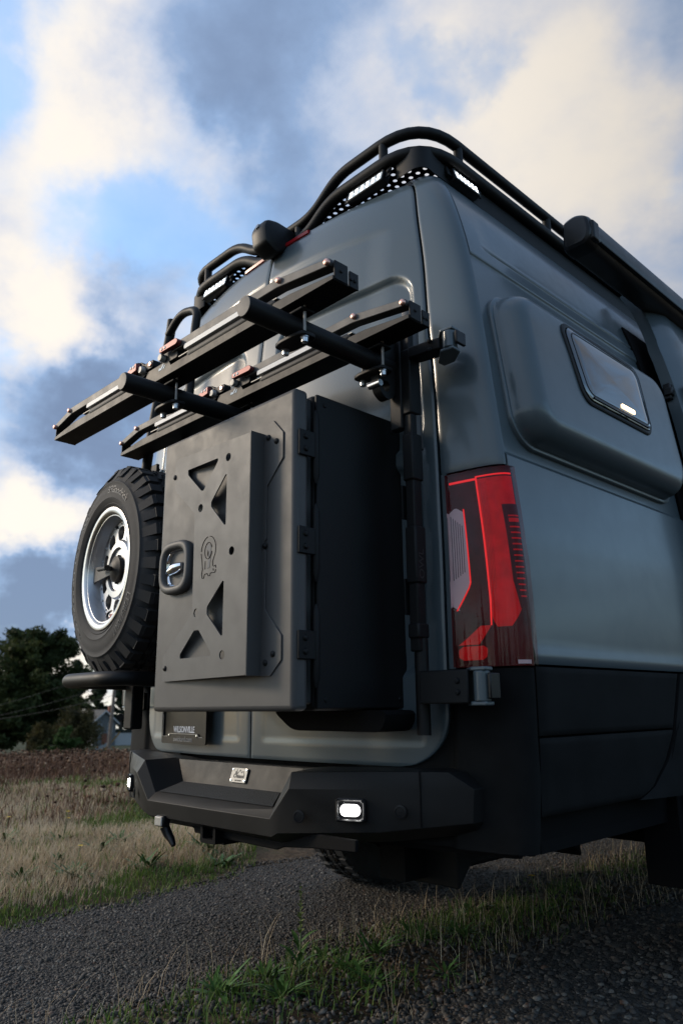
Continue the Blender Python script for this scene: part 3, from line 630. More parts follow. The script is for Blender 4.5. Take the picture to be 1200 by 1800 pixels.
# ================================================================== SPARE WHEEL
SPC = Vector((-.535, -.28, 1.392)); yaw = math.radians(6)
SPM = frame(SPC, (math.cos(yaw), -math.sin(yaw), 0), (0, 0, 1))          # local z points back at the viewer
sp = thing('spare_wheel', 'spare wheel with chunky off road tyre and silver rim, hung left of the storage box', 'spare wheel', tuple(SPC))
ty, rim = wheel_parts(sp, SPM, .395, .262)
def arc_text(txt, r, a_mid, size, M, par, spacing=1.0, inward=False, sx=1.):
    me = text_mesh(txt, size, .006, spacing, 0, .0006); me.transform(Matrix.Diagonal((sx, 1, 1, 1)))
    vs = []
    for v in me.vertices:
        a = a_mid - v.co.x/r; rr = r + v.co.y; vs.append(M @ Vector((rr*math.cos(a), rr*math.sin(a), .0135 - .28*abs(rr-.292)*0 - max(0, rr-.298)*.30 - max(0, .270-rr)*.4 + v.co.z)))
    for v, p in zip(me.vertices, vs): v.co = p
    return link('sidewall_lettering', me, RUBL, par, None)
arc_text('BFGoodrich', .298, math.radians(68), .040, SPM, ty, 1.05, sx=1.0)
arc_text('ALL-TERRAIN T/A', .305, math.radians(196), .048, SPM, ty, 1.12, sx=1.05)
arc_text('BAJA CHAMPION', .258, math.radians(190), .017, SPM, ty, 1.05) if False else None
arc_text('KO2', .300, math.radians(135), .040, SPM, ty, 1.05)
arc_text('LT285/70R17', .300, math.radians(318), .032, SPM, ty, 1.05)
mb = MB().lathe([(.0, -.022), (.022, -.022), (.036, -.030), (.050, -.036), (.050, -.056), (.03, -.08)], SPM, 32); hub = mb.build('hub_clamp', BLACK, sp)
mb = MB(); mb.cyl(SPM @ Vector((0, 0, -.04)), SPM @ Vector((0, 0, -.005)), .009, 12); mb.build('threaded_rod', BLACK, hub)
MB().tube([SPM @ Vector(p) for p in ((-.085, .006, -.006), (.0, .0, -.002), (.012, -.001, -.002))], [.0075, .0085, .012], 10).build('wing_handle', BLACK, hub)
MB().prism([(-.19, -.032), (-.02, -.022), (-.02, .016), (-.19, .032)], SPM @ Matrix.Translation((0, 0, -.034)), .008).build('retainer_arm', POWDER, hub, 30, .002)
MB().tube([SPM @ Vector(p) for p in ((-.01, -.055, -.05), (-.005, 0, -.045), (.004, .055, -.05))], .007, 8).build('lock_bar', BLACKD, hub)
mb = MB().box(-.05, -.01, -.188, -.165, -.070, -.045, SPM); mb.build('padlock', MAROON, hub, bevel=.005)
MB().tube(fillet([SPM @ Vector(p) for p in ((-.02, -.165, -.06), (-.045, -.150, -.055), (-.085, -.160, -.05), (-.09, -.185, -.055), (-.05, -.190, -.055))], .02), .004, 8).build('lock_cable', BLACKD, hub)
MB().cyl(SPM @ Vector((-.03, .178, -.085)), SPM @ Vector((-.04, .170, -.045)), .005, 8).build('valve', SEAL, rim)

# ================================================================== WHEEL CARRIER (left upright, hoop above, cradle below)
wc = thing('wheel_carrier', 'black tubular wheel carrier with looped top rail on the left rear door', 'wheel carrier', (-.66, 0, .80))
MB().tube(fillet([(-.675, -.075, 1.0), (-.675, -.075, 1.5), (-.650, -.070, 1.9), (-.600, -.015, 2.50), (-.598, -.013, 2.545)], .2), .021, 14).build('upright_tube', BLACK, wc)
MB().tube(fillet([(-.602, -.025, 2.47), (-.50, -.030, 2.535), (-.365, -.030, 2.50), (-.360, -.045, 2.40), (-.350, -.075, 1.86), (-.36, -.07, 1.2)], [0, .08, .07, .1, .2, 0], 8), .018, 14).build('looped_rail', BLACK, wc)
MB().box(-.690, -.628, -.085, -.035, .800, 1.02).build('lower_post', BLACK, wc, bevel=.006)
MB().tube(fillet([(-.72, -.02, .975), (-.745, -.22, .978), (-.72, -.315, .98), (-.40, -.325, .98), (-.33, -.28, .98), (-.33, -.02, .975)], [0, .05, .07, .08, .07, 0], 8), .026, 16).build('tyre_cradle', BLACK, wc)
MB().box(-.68, -.35, -.075, -.045, 1.33, 1.41).build('cross_plate', BLACKD, wc, bevel=.004)
mb = MB(); mb.lathe([(.07, 0), (.07, .03), (.055, .10), (.05, .13)], frame((-.53, -.07, 1.39), (1, 0, 0), (0, 0, 1)), 28); mb.build('mount_cone', BLACKD, wc)
for z in (.905, 1.86):
    MB().box(-.80, -.66, -.015, .0, z-.035, z+.035).build('hinge_arm', BLACKD, wc, bevel=.004)
MB().cyl((-.735, -.07, .845), (-.715, -.085, .845), .014, 10).build('bolt', BLACKD, wc)

# ================================================================== RIGHT UPRIGHT POST
rp = thing('carrier_post', 'black square upright post with clamp sleeves right of the storage box', 'carrier post', (.755, 0, .80))
MB().box(.740, .772, -.024, .012, 1.02, 1.98).build('square_post', BLACKD, rp, bevel=.004)
MB().cyl((.757, .002, .803), (.757, .002, 1.06), .019, 16).build('round_foot', BLACK, rp)
MB().tube([(.752, .012, 1.60), (.752, .008, 2.052), (.752, .008, 2.060)], [.024, .024, .019], 20).build('round_stub', POWDER, rp)
for a, b in ((1.70, 1.905), (1.50, 1.640), (1.205, 1.366), (1.055, 1.095)):
    MB().box(.7385, .7775, -.030, .016, a, b).build('post_sleeve', BLACKD, rp, bevel=.005)
sl = [o for o in bpy.data.objects if o.parent == rp and o.name.startswith('post_sleeve')][2]
text('post_word', 'OWL', .030, frame((.7825, -.012, 1.262), (0, 0, 1), (0, -1, 0)) @ Matrix.Rotation(PI, 4, 'Z') if False else frame((.7779, -.008, 1.258), (0, 0, 1), (0, -1, 0)), PRINTK, sl, .001, 1.0, 1.2)
for z in (1.17, 1.44):
    MB().box(.729, .734, -.03, .0, z-.05, z+.05).build('spacer_bar', BLACKD, rp, bevel=.001)
for z, h, xe in ((1.886, .036, .880), (.925, .085, .922)):
    ha = MB().prism([(.775, -.034), (xe-.02, -.022), (xe, -.018), (xe, .012), (xe-.04, .03), (.775, .016)], Matrix.Translation((0, 0, z-h/2)), h).build('hinge_arm', BLACKD, rp, 30, .004)
    mb = MB()
    for q in (-.014, .014): mb.lathe([(0, .006), (.006, .005), (.008, .001)], frame((xe-.03, -.0235, z+q), (1, .1, 0), (0, 0, 1)), 10)
    mb.build('bolt', BLACKD, ha)
# bracket ring at the end of the right arm
cb = plate('arm_bracket', [poly_fillet([(-.01, -.085), (.022, -.105), (.055, -.085), (.062, -.045), (.048, .02), (.05, .09), (.01, .115), (-.02, .09), (-.012, .0)], .02), circ(.028, -.062, .017, 16)], frame((.712, -.050, 1.845), (0, -1, 0), (0, 0, 1)) , .030, BLACK, rp, .003)
MB().box(.700, .745, -.035, -.005, 1.66, 1.98).build('bracket_plate', BLACK, rp, bevel=.004)
MB().cyl((.735, -.11, 1.783), (.69, -.11, 1.783), .010, 12).build('bolt', STEEL, rp)

# ================================================================== STORAGE BOX
bx = thing('storage_box', 'tall charcoal steel storage box with cut out cover plate mounted on the right rear door', 'storage box', (.32, -.1, .865))
MB().box(.035, .630, -.276, .080, .868, 1.732).build('box_body', BLACKD, bx, bevel=.014, seg=3)
MB().box(.6305, .6420, -.274, .078, .872, 1.7280).build('side_panel', BLACKD, bx, bevel=.0035)
for yy, zz in ((-.245, 1.700), (.036, 1.690), (-.245, .895), (.040, .897)):
    MB().lathe([(0, .004), (.005, .0035), (.007, 0)], frame((.6419, yy, zz), (0, 1, 0), (0, 0, 1)), 12).build('rivet', BLACKD, bx)
MB().box(.042, .625, -.312, -.276, .885, 1.715).build('door_seal', SEAL, bx, bevel=.006)
lid = MB().box(-.008, .652, -.362, -.312, .868, 1.722).build('box_door', POWDER, bx, bevel=.014, seg=4)
for z in (1.566, 1.299, 1.030):
    hg = MB().box(.6525, .660, -.352, -.296, z-.036, z+.036).build('hinge', BLACKD, bx, bevel=.002)
    MB().tube([(.652, -.288, z-.105), (.652, -.288, z-.085), (.652, -.288, z+.085), (.652, -.288, z+.105)], [.004, .0105, .0105, .004], 12).build('hinge_pin', BLACKD, hg)
    mb = MB()
    for q in (-.017, .017): mb.lathe([(0, .007), (.006, .006), (.009, .0)], frame((.6598, -.330, z+q), (0, 1, 0), (0, 0, 1)), 12)
    mb.build('bolt', BLACKD, hg)
# cover plate with its triangular cut outs and holes
out = [(.070, 1.650), (.078, 1.548), (.199, 1.450), (.205, 1.146), (.050, 1.030), (.052, .955), (.564, .955), (.607, .994), (.607, 1.056), (.530, 1.127), (.528, 1.283), (.518, 1.290), (.518, 1.308), (.528, 1.315), (.527, 1.462), (.607, 1.529), (.607, 1.602), (.565, 1.648)]
tri = [[(.150, 1.600), (.152, 1.583), (.232, 1.515), (.243, 1.515), (.316, 1.592), (.314, 1.600)],
       [(.286, 1.470), (.356, 1.540), (.363, 1.538), (.363, 1.388), (.357, 1.387), (.286, 1.456)],
       [(.282, 1.159), (.356, 1.226), (.362, 1.224), (.362, 1.073), (.356, 1.071), (.282, 1.138)],
       [(.147, 1.031), (.219, 1.096), (.243, 1.096), (.307, 1.030), (.307, 1.019), (.148, 1.019)]]
holes = [circ(x, z, .0125, 16) for x, z in ((.367, 1.590), (.230, 1.462), (.395, 1.306), (.226, 1.147), (.363, 1.019))]
FX, FY0, FSL = .06, -.3665, -.0957
def fold(p):                                                # the plate leans out from its left edge; points keep their look from behind the van
    x, z = p; X = (x-.005)/.888; d = .0015 + .0957*(X-FX); return ((X-FX)*1.00457, .88+(z-.88)*(1-.77*max(0, d)))
FM = frame((FX, FY0, 0), (1, FSL, 0), (0, 0, 1))
raised = [fold(p) for p in out[:6]] + [((.525-FX)*1.00457, .958), ((.525-FX)*1.00457, 1.612)]
cv = plate('cover_plate', [poly_fillet(raised, .006, 2)] + [poly_fillet([fold(p) for p in t], .004, 2) for t in tri] + [[fold(p) for p in h] for h in holes], FM, .004, POWDER, bx, .0008)
flange = [(.5235, .955)] + out[6:14] + [(.5275, 1.315), (.527, 1.462)] + out[15:17] + [(.565, 1.646), (.5235, 1.636)]
flange = [(.5235, .955), (.564, .955), (.607, .994), (.607, 1.056), (.540, 1.127), (.540, 1.283), (.532, 1.290), (.532, 1.308), (.540, 1.315), (.540, 1.462), (.607, 1.529), (.607, 1.602), (.565, 1.646), (.5235, 1.640)]
FM2 = frame((0, -.3640, 0), (1, 0, 0), (0, 0, 1))
fp = plate('cover_flange', [flange], FM2, .004, POWDER, bx, .0008)
MB().prism([(.5235, -.3640), (.5265, -.3640), (.5265, -.4125), (.5235, -.4125)], Matrix.Translation((0, 0, .957)), .659).build('folded_return', POWDER, bx, 30)
for x, z in ((.545, 1.601), (.580, 1.582), (.536, 1.297), (.575, 1.010), (.545, .989)):
    MB().lathe([(0, .006), (.005, .0055), (.0085, .002), (.0085, 0)], FM2 @ Matrix.Translation((x, z, .002)), 14).build('bolt', BLACK, fp)
for x, z in ((.066, .994), (.074, 1.592)):
    X, Z = fold((x, z)); MB().lathe([(0, .006), (.005, .0055), (.0085, .002), (.0085, 0)], FM @ Matrix.Translation((X, Z, .002)), 14).build('bolt', BLACK, cv)
# owl and shackle emblem cut in thin lines
def lines(polys, M, w, name, m, par):
    mb = MB()
    for p in polys: mb.tube([M @ Vector((x, y, 0)) for x, y in p], w, 5)
    return mb.build(name, m, par, None)
def arc(cx, cy, rx, ry, a0, a1, n=14): return [(cx+rx*math.cos(math.radians(a0+(a1-a0)*k/n)), cy+ry*math.sin(math.radians(a0+(a1-a0)*k/n))) for k in range(n+1)]
EM = FM @ Matrix.Translation((*fold((.281, 1.303)), .0024)) @ Matrix.Diagonal((1.05, 1, 1, 1))
em = lines([arc(0, .020, .040, .042, -28, 82), arc(0, .020, .040, .042, 98, 176), arc(0, .020, .040, .042, 184, 208) + [(-.030, -.030), (-.034, -.044), (-.030, -.056), (-.022, -.057), (-.017, -.046), (-.002, -.046), (.002, -.053), (.012, -.054), (.015, -.047), (.026, -.047)],
            [(.034, .0), (.026, -.014), (.026, -.028), (.032, -.030), (.042, -.028), (.044, -.036)], [(.044, -.040), (.040, -.048), (.030, -.048)], arc(0, .020, .020, .024, 20, 250), arc(0, .020, .020, .024, 265, 350),
            [(-.004, .022), (-.002, .005)], [(-.016, -.008), (-.016, -.032)], [(.004, .018), (.0, .002)], [(.030, -.036), (.030, -.042)]], EM, .0011, 'emblem', SHELL, cv)
EMF = plate('emblem_fill', [poly_fillet([(-.012, .034), (.006, .040), (.016, .028), (.014, .010), (.003, -.003), (.001, .014), (-.004, .020)], .004)], EM, .0008, SLATE, em)
plate('emblem_fill', [[(.000, -.008), (.014, -.002), (.010, -.030), (-.002, -.032)]], EM, .0008, SLATE, em)
# latch: rubber bezel with a polished cup
LM = frame((.108, -.362, 1.296), (1, 0, 0), (0, 0, 1))
def squ(hx, hz, n=40, p=3.2): return [(hx*np.sign(math.cos(a))*abs(math.cos(a))**(2/p), hz*np.sign(math.sin(a))*abs(math.sin(a))**(2/p)) for a in (2*PI*k/n for k in range(n))]
mk = lambda hx, hz, d: [LM @ Vector((x, y, d)) for x, y in squ(hx, hz)]
lt = MB().rings([mk(.084, .082, -.002), mk(.085, .083, .010), mk(.082, .080, .019), mk(.076, .074, .023), mk(.066, .064, .023), mk(.060, .058, .018), mk(.059, .057, .004)], cap1=False).build('latch_bezel', POWDER, bx, 60)
MB().rings([mk(.0595, .0575, .010)] + [mk(.0595*math.cos(t), .0575*math.cos(t), .010-.024*math.sin(t)) for t in np.linspace(.05, 1.50, 14)]).build('latch_cup', CHROME, lt, 80)
MB().tube([LM @ Vector(p) for p in ((-.050, -.010, .004), (-.03, -.008, .010), (.0, -.002, .010), (.024, .003, .002))], [.008, .014, .017, .012], 18).build('latch_lever', CHROME, lt, 80)
MB().rings([[(x, -.10, z) for x, z in poly_fillet([(.25, .868), (.34, .812), (.70, .812), (.72, .868)], .03)], [(x, .02, z) for x, z in poly_fillet([(.25, .868), (.34, .812), (.70, .812), (.72, .868)], .03)]], cap0=True).build('mounting_tray', SHELL, bx, 30)

# ================================================================== CARRIER ARMS AND SKI TRAYS
def make_arm(x, label):
    t = thing('rack_crossbar', label, 'rack crossbar', (x, -.3, 1.86), 'round arms reaching back under the ski trays')
    MB().tube([(x, -.575, 1.86), (x, -.571, 1.86), (x, -.03, 1.86)], [.0275, .030, .030], 24).build('arm_tube', BLACK, t)
    MB().lathe([(0, .002), (.0265, .0015), (.0275, 0)], frame((x, -.575, 1.86), (1, 0, 0), (0, 0, 1)), 24).build('end_cap', POWDER, t)
    for y in (-.405, -.105):
        cp = MB().prism(poly_fillet([(-.060, -.022), (-.030, -.030), (.030, -.030), (.060, -.022), (.060, .022), (.030, .030), (-.030, .030), (-.060, .022)], .008, 2), Matrix.Translation((x, y, 1.815)), .012).build('clamp_plate', BLACK, t, 30, .003)
        for q in (-.046, .046): mb = MB().lathe([(0, -.016), (.005, -.016), (.009, -.014), (.0095, -.002), (.012, -.001), (.012, .001)], Matrix.Translation((x+q, y-.006*q/.046, 1.814)), 14); mb.build('clamp_bolt', STEEL, cp, 30)
        for q in (-.046, .046): MB().cyl((x+q, y-.006*q/.046, 1.82), (x+q, y-.006*q/.046, 1.907), .004, 8).build('clamp_rod', BRUSH, cp)
        MB().box(x-.055, x+.055, y-.024, y+.024, 1.8885, 1.8985).build('saddle', BLACK, cp, bevel=.004)
    if x < .5: MB().box(x-.03, x+.03, -.10, -.05, 1.733, 1.845).build('support_block', BLACKD, t, bevel=.004)
    return t
make_arm(.70, 'right black round arm reaching back below the ski trays, beside the upright post')
make_arm(.08, 'left black round arm reaching back below the ski trays, nearer the spare wheel')
def make_tray(label, loc):
    t = thing('ski_tray', label, 'ski rack', loc, 'ski trays lying across the arms')
    ox, oy, oz = loc
    def B(x0, x1, y0, y1, z0, z1): return MB().box(ox+x0, ox+x1, oy+y0, oy+y1, oz+z0, oz+z1)
    L = .80
    P = lambda pts: [(ox+x, oz+z) for x, z in pts]
    F = frame((0, oy, 0), (1, 0, 0), (0, 0, 1))             # local z towards -y
    def pr(pts, y0, y1, mb=None): return (mb or MB()).prism(P(pts), F @ Matrix.Translation((0, 0, -y1)), y1-y0)
    mb = pr([(-L, 0), (L, 0), (L, .012), (L-.17, .030), (.05, .030), (.035, .052), (-.09, .052), (-.105, .030), (-L+.17, .030), (-L, .012)], 0, .005)
    pr([(-L, 0), (L, 0), (L, .030), (-L, .030)], .080, .085, mb); mb.box(ox-L, ox+L, oy+.005, oy+.080, oz, oz+.004)
    mb.build('tray_channel', BLACK, t, 30, .0012)
    for sx in (-1, 1):
        mb = MB().box(ox+sx*L-.003, ox+sx*L+.003, oy+.004, oy+.050, oz+.002, oz+.055).box(ox+sx*L-.003, ox+sx*L+.003, oy+.056, oy+.088, oz+.0, oz+.046)
        mb.build('end_plate', BLACK, t, 30, .002)
        mb = MB()
        for yy, zz in ((.025, .030), (.060, .022), (.074, .022)): mb.lathe([(0, .004), (.004, .0035), (.006, 0)], frame((ox+sx*(L+.003), oy+yy, oz+zz), (0, sx, 0), (0, 0, 1)), 10)
        mb.build('screw', BLACKD, t)
    for k, (xo, xk, xi, col0, col1) in enumerate(((-L+.015, -.655, -.17, -.52, -.215), (L-.015, .585, .055, .135, .50))):
        s = -1 if xo < 0 else 1
        # upper jaw bar: tilted end, then straight
        jaw = pr(poly_fillet([(xo+s*.008, .040), (xk, .068), (xi, .068), (xi, .095), (xk, .095), (xo+s*.008, .062)][::(1 if s > 0 else -1)], .008, 2), -.004, .030).build('upper_jaw', POWDER, t, 30, .002)
        mb = MB()
        for xx, zz in ((xo, .050), (xk+s*.01, .084)): mb.lathe([(0, .010), (.006, .010), (.0085, .008), (.009, 0)], frame((ox+xx, oy-.004, oz+zz), (1, 0, 0), (0, 0, 1)), 14)
        mb.build('pivot_bolt', COPPER, jaw)
        pr(poly_fillet([(col0, .050), (col1, .050), (col1, .067), (col0, .067)], .006), -.007, .012).build('grip_pad', WHITE, t, 30, .001)
        MB().tube([(ox+a, oy+.012, oz+.034) for a in (col0+.005, col0+.02, col1+.06, col1+.07)], [.010, .0155, .0155, .011], 16).build('rubber_roller', SEAL, t)
        pr([(col0-.13*0-.04, .040), (col1+.08, .040), (col1+.08, .0425), (col0-.04, .0425)], .0, .02).build('steel_strip', BRUSH, t, None)
        # latch block at the inner end with its red lever
        lx = xi-s*.015
        lb = pr(poly_fillet([(lx-.045, .045), (lx+.045, .045), (lx+.045, .082), (lx+.01, .108), (lx-.015, .108), (lx-.045, .078)], .008, 2), .002, .034).build('latch_block', BLACK, t, 30, .002)
        MB().lathe([(0, .010), (.005, .010), (.009, .007), (.010, 0)], frame((ox+lx, oy+.002, oz+.097), (1, 0, 0), (0, 0, 1)), 14).build('latch_pin', BLACKD, lb)
        MB().lathe([(.0, .016), (.011, .015), (.013, .012), (.013, -.03)], frame((ox+lx-s*.035, oy+.0, oz+.066), (1, 0, 0), (0, 0, 1)), 18).build('latch_roller', BRUSH, lb)
        if s > 0: lv = pr(poly_fillet([(lx-.028, .074), (lx+.072, .072), (lx+.082, .082), (lx+.070, .094), (lx-.028, .092)], .006, 2), -.022, -.006)
        else: lv = pr(poly_fillet([(lx-.035, .060), (lx+.022, .066), (lx+.022, .094), (lx-.035, .080)], .004, 2), -.022, -.006)
        lv = lv.build('red_lever', MAROON, lb, 30, .0015)
        mb = MB()
        for q in (-.012, .006): mb.lathe([(0, .002), (.0045, .0018), (.0055, 0)], frame((ox+lx+q, oy-.022, oz+.083), (1, 0, 0), (0, 0, 1)), 12)
        mb.build('rivet', WHITE, lv)
    hb = pr(poly_fillet([(-.135, .060), (-.060, .060), (-.060, .088), (-.135, .088)], .008), .0, .03).build('hinge_block', BLACK, t, 30, .002)
    MB().lathe([(0, .006), (.007, .0055), (.009, .003), (.009, 0)], frame((ox-.075, oy, oz+.074), (1, 0, 0), (0, 0, 1)), 14).build('pivot_bolt', COPPER, hb)
    mk_ = MB()
    for pts in ([(-.022, .030), (-.004, .030), (.010, .046), (.002, .046), (-.008, .036), (-.018, .040)], [(.004, .030), (.012, .030), (.018, .040), (.012, .040)]):
        pr(pts, -.0008, .0, mk_)
    mk_.build('maker_mark', PALEBLUE, t, None)
    return t
tray_a = make_tray('outer black ski tray with silver grip strips and red levers, farther from the van', (.09, -.445, 1.907))
tray_b = copy_tree(tray_a, (.09, -.160, 1.907), label='inner black ski tray with silver grip strips and red levers, just above the storage box')

# ================================================================== ROOF RACK
rk = thing('roof_rack', 'black tubular roof rack with perforated floor and white marker lights on the van roof', 'roof rack', (0, 2.5, 2.66))
def mir(pts): return [(-x, y, z) for x, y, z in pts]
HW, YR, YE = .725, .135, 5.4
half = [(0, YR, 2.748), (.165, YR, 2.748), (.315, YR, 2.850), (HW, YR, 2.850), (HW, YE, 2.850)]
path = mir(half[1:])[::-1] + half
def rnd(pts, rr, k=8): return fillet(pts, rr, k)
R_up = [0, .20, .07, .07, 0, .07, .07, .20, 0]
MB().tube(rnd(path, R_up), .0205, 14).build('top_rail', BLACK, rk)
half = [(0, YR, 2.675), (.135, YR, 2.675), (.275, YR, 2.765), (HW, YR, 2.765), (HW, YE, 2.765)]
path = mir(half[1:])[::-1] + half
MB().tube(rnd(path, R_up), .0235, 14).build('base_rail', BLACK, rk)
for sx in (1, -1):
    for x, y, a, b in [(.55, YR, 2.765, 2.850), (.088, YR, 2.675, 2.748)]: MB().cyl((sx*x, y, a), (sx*x, y, b), .017, 12).build('rail_post', BLACK, rk)
    for y in (.345, .945, 1.70, 2.45, 3.2, 4.0, 4.8): MB().cyl((sx*HW, y, 2.765), (sx*HW, y, 2.850), .017, 12).build('rail_post', BLACK, rk)
    # floor: perforated sheet at the back corner, plain boards further forward
    holes = []
    for j in range(7):
        for i in range(14):
            x = .185 + .034*i + (.017 if j % 2 else 0); y = .165 + .0295*j
            if x < .655 and not (x > .60 and y < .165+.3*(x-.58)): holes.append(circ(x, y, .0088, 12))
    o_ = [(.165, .150), (.57, .150), (.64, .185), (.70, .28), (.70, .80), (.165, .80)]
    plate('perforated_floor', [[(sx*x, y) for x, y in lp] for lp in [o_]+holes], Matrix.Translation((0, 0, 2.757)), .003, BLACKD, rk, 0, None)
    pa = rnd([(.60, YR+.012, 0), (HW-.010, YR+.012, 0), (HW-.010, YE, 0)], [0, .19, 0], 12)
    pa = [p for p in pa]
    G_ = np.array([[(sx*(p.x-.012*(1-q)*0), p.y, 2.765 - (.085 + .057*float(sstep(p.y, .17, .34)))*q) for q in (0, .5, 1)] for p in pa])
    G2 = G_.copy(); G2[:, :, 0] -= sx*.004; G2[:, :, 1] += .003
    MB().grid(G_, G2).build('side_fascia', BLACKD, rk, 40)
    # marker lights
    def led(c, t, tilt, w, par):
        M = frame(c, t, Vector((0, 0, 1))+Vector(tilt))
        n = M.to_3x3() @ Vector((0, 0, 1))
        h = MB().rings([[M @ Vector((x, y, d)) for x, y in rrect(-w/2-.008+i, w/2+.008-i, -.027+i, .027-i, .008)] for i, d in ((.002, -.030), (0, -.02), (0, .004), (.003, .007), (.006, .003))], cap0=True).build('marker_light', PLAST, par, 30)
        MB().rings([[M @ Vector((x, y, d)) for x, y in rrect(-w/2+i, w/2-i, -.0185+i, .0185-i, .004)] for i, d in ((0, .003), (0, .005), (.002, .0055))]).build('led_lens', LEDLENS, h, 30)
        mb = MB()
        for k in range(6):
            for yy_ in (-.0085, .0065): mb.lathe([(0, .0066), (.0052, .0064), (.0062, .0056)], M @ Matrix.Translation((-w/2+w*(k+.5)/6, yy_, 0)), 10)
        mb.build('led_diode', LIGHT, h)
        mb = MB()
        for k in range(1, 6): mb.box(-w/2+w*k/6-.0016, -w/2+w*k/6+.0016, .001, .0186, .0056, .0062, M)
        mb.build('led_divider', PLAST, h)
        MB().box(-w/2-.03, -w/2-.012, -.01, .05, -.012, -.006, M).box(w/2+.012, w/2+.03, -.01, .05, -.012, -.006, M).build('light_bracket', BLACKD, h)
        MB().lathe([(0, .006), (.006, .005), (.009, .0)], M @ Matrix.Translation((w/2+.024, .012, -.004)), 10).build('bolt', BLACKD, h)
        return h
    led((sx*.470, YR-.012, 2.708), (1, 0, 0), (0, .28, 0), .165, rk)
    led((sx*(HW+.008), .372, 2.708), (0, 1, 0) if sx > 0 else (0, -1, 0), (-.28*sx, 0, 0), .135, rk)
for y in np.arange(.85, 5.4, .30): MB().box(-.70, .70, y, y+.10, 2.772, 2.790).build('floor_slat', BLACKD, rk, bevel=.004)

# ================================================================== AWNING
aw = thing('awning', 'long black rolled awning case on the right roof edge', 'awning', (.94, 2.5, 2.53))
pf = poly_fillet([(.878, 2.530), (.975, 2.530), (.995, 2.575), (.985, 2.645), (.935, 2.668), (.882, 2.655)], .022, 4)
MB().rings([[(x, .835, z) for x, z in pf], [(x, 4.6, z) for x, z in pf]], cap0=True).build('awning_case', mat('awning_black', (.020, .019, .019), .38, rvar=.05), aw, 30)
def pfs(s_): return [(.935+(x-.935)*s_, 2.600+(z-2.600)*s_) for x, z in pf]
ec = MB().rings([[(x, .840, z) for x, z in pfs(1.03)], [(x, .790, z) for x, z in pfs(1.03)], [(x, .772, z) for x, z in pfs(.95)], [(x, .765, z) for x, z in pfs(.80)]]).build('end_cap', PLAST, aw, 30)
MB().box(.935, 1.000, .782, .834, 2.545, 2.628).build('cap_cover', PLAST, aw, bevel=.010, seg=3)
MB().box(.982, .9985, .84, 4.6, 2.548, 2.556).build('lead_rail', BLACK, aw, bevel=.002)
for y in (1.85, 2.8, 4.0): MB().box(.71, .90, y, y+.07, 2.60, 2.612).box(.870, .880, y, y+.07, 2.54, 2.612).build('awning_bracket', BLACKD, aw, bevel=.002)

# ================================================================== GROUND
def vnoise(x, y, sc, seed):                                 # smooth value noise, vectorised
    r = np.random.default_rng(seed); T = r.random((256, 256)); x = np.asarray(x)*sc+100; y = np.asarray(y)*sc+100
    i, j = np.floor(x).astype(int), np.floor(y).astype(int); u, w = x-i, y-j; u = u*u*(3-2*u); w = w*w*(3-2*w)
    a = lambda p, q: T[(i+p) % 256, (j+q) % 256]
    return (a(0, 0)*(1-u)+a(1, 0)*u)*(1-w) + (a(0, 1)*(1-u)+a(1, 1)*u)*w
def fbm(x, y, sc, seed): return vnoise(x, y, sc, seed)*.55 + vnoise(x, y, sc*2.1, seed+1)*.3 + vnoise(x, y, sc*4.3, seed+2)*.15
def edge_l(y): return -1.42 - .12*np.clip(np.asarray(y)-.5, 0, 3) + .16*np.clip(.3-np.asarray(y), 0, 3) + .20*(fbm(np.zeros_like(y)+3.3, y, 1.6, 5)-.5) + .12*(vnoise(np.zeros_like(y)+1.3, y, 6, 9)-.5)
def strip_l(y): return -.20 + .30*(fbm(np.zeros_like(y)+7.7, y, 1.3, 15)-.5)
def strip_r(y): return .40 + .30*(fbm(np.zeros_like(y)+2.7, y, 1.3, 25)-.5)
def gh(x, y):
    x, y = np.asarray(x, float), np.asarray(y, float); r = np.hypot(x-2.1, y+1.6)
    z = np.where(r > 13, 0, 0.)
    e = np.interp(r, [18, 60, 130, 400], [-.0585, -.0570, -.044, -.032])
    far = .88+e*r; z = np.where(r < 12, 0, np.where(r > 18, far, (far_18 := (.88-.0585*18))*sstep(r, 12, 18.0)))
    z = np.where((r >= 12) & (r <= 18), (.88-.0585*18)*np.clip((r-12)/6, 0, 1)**1.6, z)
    el = x - edge_l(y)
    z = z + .05*sstep(-el, 0, .5)*(r < 60) + .05*(fbm(x, y, .8, 31)-.5)*sstep(-el, 0, 1)*(r < 60)
    st = sstep(x, strip_l(y), strip_l(y)+.25)*(1-sstep(x, strip_r(y)-.25, strip_r(y)))
    z = z + .030*st*(r < 30) + .012*(fbm(x, y, 3, 41)-.5)
    return z
def geo_axis(c, d0, ratio, lim):
    a = [0.]; d = d0
    while a[-1] < lim: a.append(a[-1]+d); d *= ratio
    a = np.array(a); return np.concatenate([c-a[::-1], c+a[1:]])
gx, gy = geo_axis(-.6, .05, 1.035, 700), geo_axis(1.0, .05, 1.035, 700)
GX, GY = np.meshgrid(gx, gy); P = np.stack([GX, GY, gh(GX, GY)], -1)
